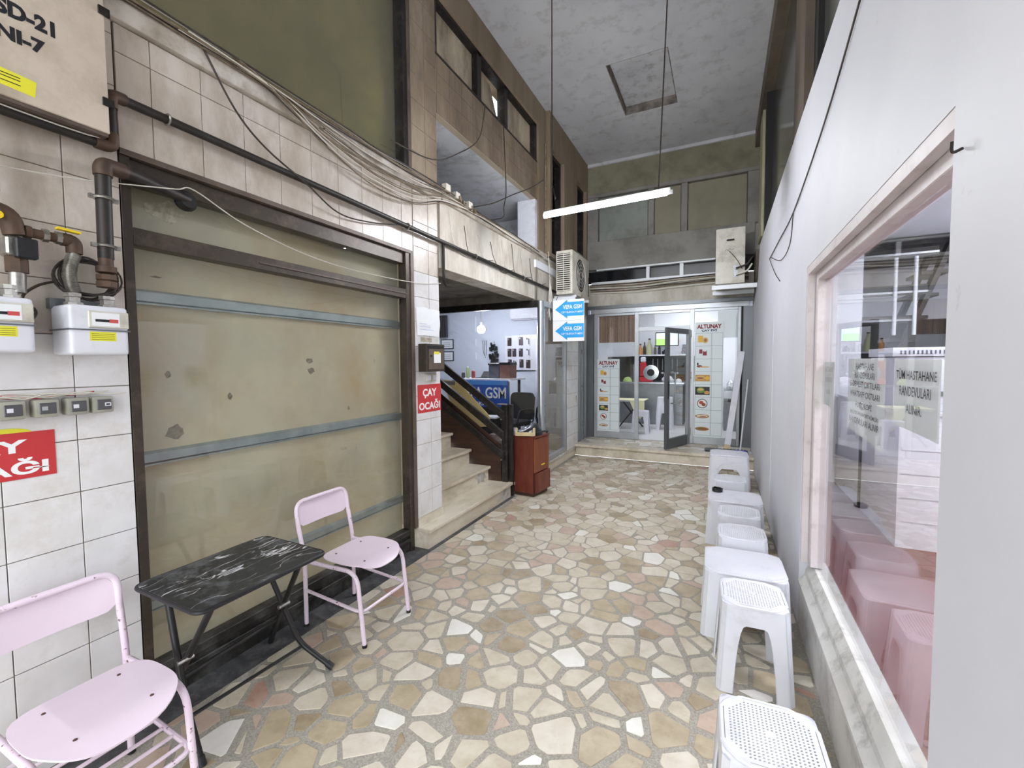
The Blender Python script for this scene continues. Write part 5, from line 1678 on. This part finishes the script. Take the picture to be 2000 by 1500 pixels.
cable('wall_cable', 'long black cable running down the white partition wall', [(.432, 1.85, 2.96), (.432, 2.6, 2.76), (.432, 3.6, 2.63), (.432, 4.4, 2.64), (.432, 5.3, 2.66)], .004, M_cable)
cable('wall_cable', 'short looped black cable on the white partition wall', [(.432, 3.62, 2.63), (.430, 3.75, 2.44), (.430, 4.3, 2.44), (.430, 5.25, 2.66), (.431, 4.75, 2.42), (.431, 4.32, 2.27)], .003, M_cable)
fc = thing('facade_cables', 'bundle of pipes and cables strung across the end wall', 'cable', (-.8, 7.88, 2.95))
for k in range(6):
    z = 2.86 + k * .028
    pts = [(-2.2, 7.9 - .008 * k, z), (-1.4, 7.89, z - .03 + .01 * (k % 3)), (-.7, 7.89, z + .01 * (k % 2)), (.0, 7.88, z + .02), (.36, 7.88, z + .01)]
    MB().tube(crom(pts, 6), .008 if k % 3 else .014, 8).build('cable', [M_cable_w, M_cable_t, M_cable, M_ac, M_cable_t, M_cable][k], fc, smooth=True)
hw = thing('white_wires', 'white wires hanging loose at the beam end beside the arrow sign', 'cable', (-2.2, 6.0, 2.7))
for k in range(5):
    MB().tube(crom([(-2.29 + .02 * k, 5.95 - .02 * k, 3.2 - .1 * k), (-2.27, 5.96, 2.8), (-2.26 + .012 * k, 5.9, 2.5), (-2.24 - .02 * k, 5.9, 2.2 + .05 * k)], 6), .004, 6).build('wire', M_cable_w, hw)
bc = thing('beam_cables', 'tangle of cables dangling under and over the cream beam', 'cable', (-2.3, 4.5, 2.8))
rgc = random.Random(44)
for k in range(9):
    y = 3.45 + k * .27
    a = rgc.uniform(.1, .35)
    MB().tube(crom([(-2.318, y, 2.98 + rgc.uniform(-.05, .1)), (-2.316, y + .08, 2.8 - a * .3), (-2.316, y + .3, 2.62 + a * .2), (-2.318, y + .6, 2.74)], 6), .0035, 6).build('cable', M_cable if k % 2 else M_cable_w, bc)
for k in range(5):
    y = 3.6 + k * .18
    MB().tube(crom([(-2.7 - .1 * k, y, 2.555), (-2.72 - .1 * k, y + .05, 2.4), (-2.85 - .1 * k, y + .12, 2.30), (-2.98 - .1 * k, y + .2, 2.54)], 6), .008, 6).build('cable', M_cable, bc)

# ------------------------------------------------------------------ pink metal chairs
def pink_chair(label, loc, slats):
    t = thing('metal_chair', label, 'chair', loc, group=None)

    def P(nm, mb, m=M_pink, par=None, **k):
        me = mb.mesh(**k)
        me.materials.append(m)
        o = bpy.data.objects.new(nm, me)
        COL.objects.link(o)
        o.parent = par or t
        return o
    rb, R = .0125, .0125
    for s in (-1, 1):
        y = s * .19
        # rear leg running up into the back post
        P('rear_leg', MB().tube(fillet([(-.225, y, .012), (-.225, y, .42), (-.265, y * 1.02, .60)], .08), R, 10), M_pink_t, smooth=True)
        # side rail bending down into the front leg
        P('front_leg', MB().tube(fillet([(-.225, y, .405), (.20, y, .42), (.245, y, .012)], .09, 7), R, 10), M_pink_t, smooth=True)
        P('rubber_foot', MB().cyl((-.225, y, .0), (-.225, y, .016), .0145, 10), M_blackpl, smooth=True)
        P('rubber_foot', MB().cyl((.246, y, .0), (.2455, y, .016), .0145, 10), M_blackpl, smooth=True)
    # back hoop
    P('back_hoop', MB().tube(fillet([(-.262, -.193, .57), (-.29, -.195, .755), (-.29, .195, .755), (-.262, .193, .57)], .07, 7), R, 10), M_pink_t, smooth=True)
    # curved backrest plate
    pts = rrect(-.19, .19, .60, .752, .05, 5)
    F, K = [], []
    cols = 12
    vs, fs = [], []
    for sgn, off in ((0, 0), (1, .006)):
        for (a, b) in pts:
            vs.append((-.272 - (b - .60) * .09 - .022 * (1 - (a / .19) ** 2) + off, a, b))
    n = len(pts)
    # fan through column strips for a smooth curve
    mbk = MB()
    rows = 5
    G = []
    for sgn in (0, 1):
        for j in range(rows + 1):
            for i in range(cols + 1):
                a = -.188 + .376 * i / cols
                inset = max(0, abs(a) - .14) / .05
                zlo = .60 + .03 * inset ** 2
                zhi = .75 - .055 * inset ** 2
                b = zlo + (zhi - zlo) * j / rows
                G.append((-.27 - (b - .60) * .13 - .02 * (1 - (a / .19) ** 2) + (.005 if sgn else 0), a, b))
    W = cols + 1
    S = (rows + 1) * W
    ff = []
    for j in range(rows):
        for i in range(cols):
            q = (j * W + i, j * W + i + 1, (j + 1) * W + i + 1, (j + 1) * W + i)
            ff.append(q)
            ff.append(tuple(S + z for z in q[::-1]))
    edge = [i for i in range(W)] + [j * W + cols for j in range(1, rows + 1)] + [rows * W + i for i in range(cols - 1, -1, -1)] + [j * W for j in range(rows - 1, 0, -1)]
    for a, b in zip(edge, edge[1:] + edge[:1]):
        ff.append((a, S + a, S + b, b))
    mbk.add(G, ff)
    P('backrest', mbk, smooth=True)
    # seat plate: rounded, dished, front lip rolled down
    ms_ = MB()
    outline = []
    nx_, ny_ = 14, 14
    G, ff = [], []
    for sgn in (0, 1):
        for j in range(ny_ + 1):
            v = -1 + 2 * j / ny_
            for i in range(nx_ + 1):
                u = -1 + 2 * i / nx_
                # square to superellipse
                uu = u * math.sqrt(1 - .5 * v * v)
                vv = v * math.sqrt(1 - .5 * u * u)
                rr_ = math.hypot(uu, vv)
                if rr_ > 1e-6:
                    c_, s_ = abs(uu / rr_), abs(vv / rr_)
                    n_ = 2.7 if uu > 0 else 3.6
                    k_ = (c_ ** n_ + s_ ** n_) ** (-1 / n_)
                    uu, vv = uu * k_, vv * k_
                x = .065 + .195 * uu
                y = .195 * vv
                z = .442 + .010 * (vv * vv) - (.03 * max(0, uu - .55) ** 2 / .2) - (0 if sgn else .006)
                G.append((x, y, z))
    W = nx_ + 1
    S = (ny_ + 1) * W
    for j in range(ny_):
        for i in range(nx_):
            q = (j * W + i, j * W + i + 1, (j + 1) * W + i + 1, (j + 1) * W + i)
            ff.append(tuple(S + z for z in q))
            ff.append(q[::-1])
    edge = [i for i in range(W)] + [j * W + nx_ for j in range(1, ny_ + 1)] + [ny_ * W + i for i in range(nx_ - 1, -1, -1)] + [j * W for j in range(ny_ - 1, 0, -1)]
    for a, b in zip(edge, edge[1:] + edge[:1]):
        ff.append((a, b, S + b, S + a))
    ms_.add(G, ff)
    seat = P('seat', ms_, smooth=True)
    for (x, y) in ((-.06, -.1), (-.06, .1), (.17, .1), (.17, -.1)):
        P('screw', MB().lathe((x, y, .4445), [(.006, 0), (.006, .002), (.001, .003)], 8), M_rust, seat)
    # stretchers
    P('stretcher', MB().tube(fillet([(-.225, -.19, .225), (.23, -.19, .195), (.23, .19, .195), (-.225, .19, .225)], .05), .0095, 8), M_pink_t, smooth=True)
    if slats:
        for k in range(6):
            x = -.16 + k * .068
            P('shelf_slat', MB().cyl((x, -.18, .222 - k * .004), (x, .18, .222 - k * .004), .007, 8), smooth=True)
        P('rear_stretcher', MB().cyl((-.225, -.19, .225), (-.225, .19, .225), .009, 8), smooth=True)
    return t


pink_chair('pale pink metal chair by the stairs side of the black table', (-2.035, 1.95, 0), False)
pink_chair('pale pink metal chair with a slatted shelf under its seat, cut by the picture edge', (-1.95, .66, 0), True)

# ------------------------------------------------------------------ folding table with black marble print
M_bmarble = bpy.data.materials.new('black_marble_print')
M_bmarble.use_nodes = True
nt = M_bmarble.node_tree
N, L = nt.nodes, nt.links
b = N['Principled BSDF']
b.inputs['Roughness'].default_value = .38
tc = N.new('ShaderNodeTexCoord')
nz = N.new('ShaderNodeTexNoise')
nz.inputs['Scale'].default_value = 5
nz.inputs['Detail'].default_value = 3
L.new(tc.outputs['Object'], nz.inputs['Vector'])
mx = N.new('ShaderNodeMix')
mx.data_type = 'VECTOR'
mx.inputs[0].default_value = .12
L.new(tc.outputs['Object'], mx.inputs[4])
L.new(nz.outputs['Color'], mx.inputs[5])
mp = N.new('ShaderNodeMapping')
mp.inputs['Rotation'].default_value = (0, 0, .75)
mp.inputs['Scale'].default_value = (16, 3.4, 3)
L.new(mx.outputs[1], mp.inputs['Vector'])
vo = N.new('ShaderNodeTexNoise')
vo.inputs['Scale'].default_value = 1.0
vo.inputs['Detail'].default_value = 2.5
L.new(mp.outputs[0], vo.inputs['Vector'])
sb_ = N.new('ShaderNodeMath')
sb_.operation = 'SUBTRACT'
sb_.inputs[1].default_value = .5
L.new(vo.outputs['Fac'], sb_.inputs[0])
ab_ = N.new('ShaderNodeMath')
ab_.operation = 'ABSOLUTE'
L.new(sb_.outputs[0], ab_.inputs[0])
rp = N.new('ShaderNodeValToRGB')
rp.color_ramp.elements[0].position = .0
rp.color_ramp.elements[0].color = (1, 1, 1, 1)
rp.color_ramp.elements[1].position = .012
rp.color_ramp.elements[1].color = (0, 0, 0, 1)
L.new(ab_.outputs[0], rp.inputs[0])
n2 = N.new('ShaderNodeTexNoise')
n2.inputs['Scale'].default_value = 7
n2.inputs['Detail'].default_value = 5
L.new(tc.outputs['Object'], n2.inputs['Vector'])
r2_ = N.new('ShaderNodeValToRGB')
r2_.color_ramp.elements[0].position = .40
r2_.color_ramp.elements[0].color = (0, 0, 0, 1)
r2_.color_ramp.elements[1].position = .56
r2_.color_ramp.elements[1].color = (1, 1, 1, 1)
L.new(n2.outputs['Fac'], r2_.inputs[0])
mu = N.new('ShaderNodeMath')
mu.operation = 'MULTIPLY'
L.new(rp.outputs[0], mu.inputs[0])
L.new(r2_.outputs[0], mu.inputs[1])
n3 = N.new('ShaderNodeTexNoise')
n3.inputs['Scale'].default_value = 2.6
n3.inputs['Detail'].default_value = 10
n3.inputs['Roughness'].default_value = .75
L.new(tc.outputs['Object'], n3.inputs['Vector'])
r3 = N.new('ShaderNodeValToRGB')
r3.color_ramp.elements[0].position = .50
r3.color_ramp.elements[0].color = (.018, .019, .021, 1)
r3.color_ramp.elements[1].position = .78
r3.color_ramp.elements[1].color = (.3, .31, .34, 1)
L.new(n3.outputs['Fac'], r3.inputs[0])
m2 = N.new('ShaderNodeMix')
m2.data_type = 'RGBA'
L.new(mu.outputs[0], m2.inputs[0])
L.new(r3.outputs[0], m2.inputs[6])
m2.inputs[7].default_value = (.75, .75, .77, 1)
L.new(m2.outputs[2], b.inputs['Base Color'])

ft = thing('folding_table', 'small black folding table with white veined marble print top', 'table', (-1.97, 1.2, 0))
zt = .68
MB().prism(rrect(-2.205, -1.735, .895, 1.475, .05, 6), 'z', zt - .018, zt).build('tabletop', M_bmarble, ft, bev=.003)
MB().tube([(p[0], p[1], zt - .009) for p in rrect(-2.206, -1.734, .894, 1.476, .051, 6)], .009, 8, True).build('edge_band', M_blackpl, ft, smooth=True)
fl = [[(-2.09, .96, .655), (-1.95, .945, .22), (-1.845, .941, .0)], [(-2.15, 1.40, .655), (-1.975, 1.49, .14), (-1.815, 1.556, .012)]]
rlg = [[(-1.80, .985, .655), (-2.05, .985, .30), (-2.31, .985, .012)], [(-1.82, 1.40, .655), (-2.03, 1.44, .34), (-2.31, 1.56, .012)]]
for p in fl:
    lg_ = MB().tube(fillet(p, .06), .0135, 10).build('leg', M_black, ft, smooth=True)
    q0, q1 = Vector(p[-2]), Vector(p[-1])
    dq = (q1 - q0).normalized()
    MB().cyl(q1 - dq * .035, q1 + dq * .004, .0165, 10).build('rubber_foot', M_blackpl, lg_, smooth=True)
for p in rlg:
    lg_ = MB().tube(fillet(p, .06), .0135, 10).build('leg', M_black, ft, smooth=True)
    q0, q1 = Vector(p[-2]), Vector(p[-1])
    dq = (q1 - q0).normalized()
    MB().cyl(q1 - dq * .035, q1 + dq * .004, .0165, 10).build('rubber_foot', M_blackpl, lg_, smooth=True)
MB().cyl((-1.925, .944, .17), (-1.955, 1.50, .125), .008, 8).build('crossbar', M_black, ft, smooth=True)
MB().cyl((-2.12, .985, .22), (-2.12, 1.475, .24), .0115, 8).build('crossbar', M_black, ft, smooth=True)
for (y) in (.97, 1.42):
    MB().cyl((-1.99, y - .03, .375), (-1.99, y + .03, .375), .01, 8).build('pivot_bolt', M_chrome, ft, smooth=True)
    B('top_bracket', M_black, ft, -2.17, -1.78, y - .015, y + .015, .648, .661)

# ------------------------------------------------------------------ white plastic stools and low tables
def moulded(label, cat, name, W, D, Hh, splay, leg_w, arch, perforated, t=.006):
    """one-piece plastic stool/table: flared corner legs, arched aprons, notched top"""
    root = thing(name, label, cat)

    def P(nm, mb, par=None, smooth=True, bev=0, fix=True):
        me = mb.mesh(smooth=smooth, bev=bev, fix=fix)
        me.materials.append(M_white_pl)
        o = bpy.data.objects.new(nm, me)
        COL.objects.link(o)
        o.parent = par or root
        return o
    zt_ = Hh - .008
    cr = .035           # corner rounding

    def ring(u, side, z, inset=0.):
        """point on side 0..3 at signed distance u from the side's middle, height z"""
        e = splay * (1 - z / Hh)
        hw = (W / 2 if side % 2 == 0 else D / 2) + e - inset
        hd = (D / 2 if side % 2 == 0 else W / 2) + e - inset
        half = (W / 2 if side % 2 == 0 else D / 2)
        a = u / half * hw
        off = hd
        # round the vertical corner
        d = hw - abs(a)
        if d < cr:
            s = (cr - d) / cr
            off -= cr * (1 - math.sqrt(max(0, 1 - s * s * .92))) * .75
        p = (a, -off)
        for _ in range(side):
            p = (-p[1], p[0])
        return (p[0], p[1], z)

    def zlow(d):
        """height of the lower edge at distance d (m) from the corner"""
        if d <= leg_w:
            return 0.
        k = min(1., (d - leg_w) / (.30 * (W / 2)))
        return arch * min(1., (1 - (1 - k) ** 2.6)) ** .62

    def sheet(cols, rows=10):
        """cols: list of (u, side); outer and inner skins joined into a closed shell"""
        mb = MB()
        V = []
        for inset in (0., t):
            for (u, side) in cols:
                half = (W / 2 if side % 2 == 0 else D / 2)
                zl = zlow(half - abs(u))
                for j in range(rows + 1):
                    V.append(ring(u, side, zl + (zt_ - zl) * j / rows, inset))
        n, R_ = len(cols), rows + 1
        S = n * R_
        F = []
        for i in range(n - 1):
            for j in range(rows):
                q = (i * R_ + j, (i + 1) * R_ + j, (i + 1) * R_ + j + 1, i * R_ + j + 1)
                F.append(q)
                F.append(tuple(S + k for k in q[::-1]))
            F.append((i * R_, S + i * R_, S + (i + 1) * R_, (i + 1) * R_))
            F.append((i * R_ + rows, (i + 1) * R_ + rows, S + (i + 1) * R_ + rows, S + i * R_ + rows))
        for i in (0, n - 1):
            for j in range(rows):
                F.append((i * R_ + j, i * R_ + j + 1, S + i * R_ + j + 1, S + i * R_ + j))
        mb.add(V, F)
        return mb
    for c in range(4):
        h0 = (W / 2 if c % 2 == 0 else D / 2)
        h1 = (W / 2 if (c + 1) % 2 == 0 else D / 2)
        lw = leg_w
        cols = [(h0 - lw + lw * i / 6, c) for i in range(7)] + [(-h1 + lw * i / 6, (c + 1) % 4) for i in range(7)]
        P('leg', sheet(cols))
        # raised rib on the outer corner face
    for c in range(4):
        h0 = (W / 2 if c % 2 == 0 else D / 2)
        a = h0 - leg_w
        us = [-a, -a + .001, -a + .003, -a + .006, -a + .012, -a + .02, -a + .03]
        m_ = [-a + .03 + (2 * a - .06) * i / 8 for i in range(1, 8)]
        us = us + m_ + [-q for q in us[::-1]]
        P('apron', sheet([(u, c) for u in us], 6))
    # top plate with stepped corners (the leg sockets)
    nt_ = .046
    w, d = W / 2 + .004, D / 2 + .004
    rim = []
    for (sx, sy) in ((-1, -1), (1, -1), (1, 1), (-1, 1)):
        q = [(sx * w, sy * (d - nt_ * 1.6)), (sx * (w - nt_ * .35), sy * (d - nt_ * .9)), (sx * (w - nt_ * .9), sy * (d - nt_ * .35)), (sx * (w - nt_ * 1.6), sy * d)]
        if sx * sy < 0:
            q = q[::-1]
        rim += q
    for (sx, sy) in ((-1, -1), (1, -1), (1, 1), (-1, 1)):
        a_ = nt_ * 1.9
        ww, dd_ = W / 2 + .001, D / 2 + .001
        q = [(sx * (ww - a_), sy * dd_), (sx * (ww - .022), sy * (dd_ - .002)), (sx * (ww - .008), sy * (dd_ - .008)), (sx * (ww - .002), sy * (dd_ - .022)), (sx * ww, sy * (dd_ - a_)), (sx * (ww - a_ * .55), sy * (dd_ - a_ * .55))]
        P('corner_cap', MB().prism(q, 'z', Hh - .0165, Hh - .0085), smooth=False)
    if not perforated:
        top = MB().prism(rim, 'z', Hh - .014, Hh)
        P('top', top, bev=.004, smooth=False)
        cap = MB().prism([(p[0] * .94, p[1] * .94) for p in rim], 'z', Hh - .001, Hh + .002)
        P('top_panel', cap, smooth=False)
    else:
        # rim ring + perforated panel
        ki = .91
        inner = [(p[0] * ki, p[1] * ki) for p in rim]
        n = len(rim)
        V = [(p[0], p[1], Hh - .014) for p in rim] + [(p[0], p[1], Hh - .004) for p in rim] + [(p[0] * .97, p[1] * .97, Hh) for p in rim] + \
            [(p[0], p[1], Hh - .001) for p in inner] + [(p[0], p[1], Hh - .014) for p in inner]
        F = []
        for k in range(4):
            for i in range(n):
                F.append((k * n + i, k * n + (i + 1) % n, (k + 1) * n + (i + 1) % n, (k + 1) * n + i))
        for i in range(n):
            F.append((4 * n + i, 4 * n + (i + 1) % n, (i + 1) % n, i))
        P('rim', MB().add(V, F), smooth=False)
        # panel: cells with slanted slots, clipped to the notched outline
        pitch = .0118
        mbp = MB()
        na = int(W * ki / pitch) // 2
        nb_ = int(D * ki / pitch) // 2

        def inside(x, y):
            c = False
            for i in range(n):
                (x0, y0), (x1, y1) = inner[i], inner[(i + 1) % n]
                if (y0 > y) != (y1 > y) and x < (x1 - x0) * (y - y0) / (y1 - y0) + x0:
                    c = not c
            return c
        z1, z0 = Hh - .001, Hh - .004
        for i in range(-na - 1, na + 1):
            for j in range(-nb_ - 1, nb_ + 1):
                cx, cy = (i + .5) * pitch, (j + .5) * pitch
                h = pitch / 2
                cor = [inside(cx + a * h * 1.0, cy + b * h * 1.0) for a, b in ((-1, -1), (1, -1), (1, 1), (-1, 1))]
                if not any(cor):
                    continue
                sq = [(cx - h, cy - h), (cx, cy - h), (cx + h, cy - h), (cx + h, cy), (cx + h, cy + h), (cx, cy + h), (cx - h, cy + h), (cx - h, cy)]
                deep = min(inside(cx + a * pitch * 1.0, cy + b * pitch * 1.0) for a, b in ((-1, -1), (1, -1), (1, 1), (-1, 1)))
                if not deep or math.hypot(cx, cy) < .016:
                    mbp.add([(a, b, z1) for a, b in sq[::2]], [(0, 1, 2, 3)])
                    continue
                ho = []
                for (a, b) in sq:
                    dx, dy = a - cx, b - cy
                    l = math.hypot(dx, dy)
                    dx, dy = dx / l, dy / l
                    # slanted oval
                    e = .0046 if dx * dy > .3 else (.0027 if dx * dy < -.3 else .0034)
                    ho.append((cx + dx * e, cy + dy * e))
                vs = [(a, b, z1) for a, b in sq] + [(a, b, z1) for a, b in ho] + [(a, b, z0) for a, b in ho]
                mbp.add(vs, [(k, (k + 1) % 8, 8 + (k + 1) % 8, 8 + k) for k in range(8)] + [(8 + k, 8 + (k + 1) % 8, 16 + (k + 1) % 8, 16 + k) for k in range(8)])
        P('perforated_seat', mbp, smooth=False, fix=False)
        MB()
        P('centre_boss', MB().lathe((0, 0, Hh - .0045), [(.011, 0), (.011, .0045), (.006, .005)], 14), smooth=True)
    return root


ST_G = 'white plastic stools along the partition wall'
stool = moulded('', 'stool', 'plastic_stool', .282, .282, .432, .026, .062, .335, True)
spots = [(.155, 1.515, .04, 'white perforated plastic stool in front of all the others, at the picture bottom'),
         (.155, 2.43, .05, 'white perforated plastic stool with the solid white low table directly behind it'),
         (.14, 3.295, .02, 'white plastic stool directly behind the low table closest to the big window'),
         (.135, 3.74, -.02, 'white plastic stool just in front of the low table with the ashtray'),
         (.09, 4.77, .0, 'white plastic stool between the ashtray table and the stacked low tables')]
for i, (x, y, rz, lab) in enumerate(spots):
    o = stool if i == 0 else copy_tree(stool)
    o.location = (x, y, .001)
    o.rotation_euler.z = rz
    props(o, lab, 'stool', ST_G)
ltab = moulded('', 'table', 'low_plastic_table', .42, .38, .385, .022, .075, .28, False)
TB_G = 'white low plastic tables along the partition wall'
for i, (x, y, z, rz, lab) in enumerate(((.135, 2.90, .001, .03, 'white low plastic table standing beneath the big shop window'),
                                        (.12, 4.30, .001, .0, 'white low plastic table with a black ashtray on it'),
                                        (.095, 6.02, .001, .02, 'lower white plastic table of the stack of two'),
                                        (.095, 6.02, .062, .03, 'upper white plastic table of the stack of two'))):
    o = ltab if i == 0 else copy_tree(ltab)
    o.location = (x, y, z)
    o.rotation_euler.z = rz
    props(o, lab, 'table', TB_G)
ash = thing('ashtray', 'small black round ashtray on the low plastic table', 'ashtray', (-.02, 4.40, .389))
MB().lathe((-.02, 4.40, .389), [(.038, 0), (.045, .004), (.045, .03), (.04, .032), (.036, .03), (.034, .01), (.01, .008)], 20).build('bowl', M_blackpl, ash, smooth=True)
for k in range(3):
    a = 2 * pi * k / 3
    MB().bar((-.02 + .032 * math.cos(a), 4.40 + .032 * math.sin(a), .4205), (-.02 + .047 * math.cos(a), 4.40 + .047 * math.sin(a), .4205), .012, .006).build('notch', M_blackpl, ash)
# stools inside the tea house: one by the table, a stack by the counter
TEA_G = 'white stools inside the tea house'
o = copy_tree(stool)
o.location = (-1.42, 8.75, .201)
props(o, 'single white stool in front of the cloth covered table in the tea house', 'stool', TEA_G)
for k in range(4):
    o = copy_tree(stool)
    o.location = (-1.05, 9.45, .201 + k * .075)
    props(o, '%s white stool of the stack seen through the tea house door' % ['lowest', 'second lowest', 'second highest', 'topmost'][k], 'stool', TEA_G)

# plank and mat by the door
pk = thing('white_plank', 'white plank leaning beside the tea house menu', 'plank', (.2, 7.7, .2))
MB().bar((.10, 7.62, .27), (.285, 7.88, 1.75), .09, .025, (0, 1, 0)).build('board', M_white_pl, pk, bev=.003)
MB().bar((.085, 7.605, .198), (.10, 7.62, .269), .085, .028, (0, 1, 0)).build('worn_foot', M_crate, pk)
mt = thing('door_mat', 'dark rubber mat on the step behind the stacked tables', 'mat', (.05, 7.45, .195))
B('base', M_blackpl, mt, -.22, .38, 7.33, 7.58, .198, .206)
for k in range(12):
    B('rib', M_leather, mt, -.21 + k * .049, -.18 + k * .049, 7.335, 7.575, .2065, .213)
br = thing('broom', 'broom with blue bristles lying on the dark mat', 'broom', (.3, 7.4, .213))
B('head', pm('broom_blue', '#3a3ab0', .5), br, .18, .36, 7.34, 7.39, .214, .24, bev=.006)
MB().cyl((.27, 7.38, .235), (.38, 7.86, 1.3), .011, 8).build('handle', M_alu_w, br, smooth=True)
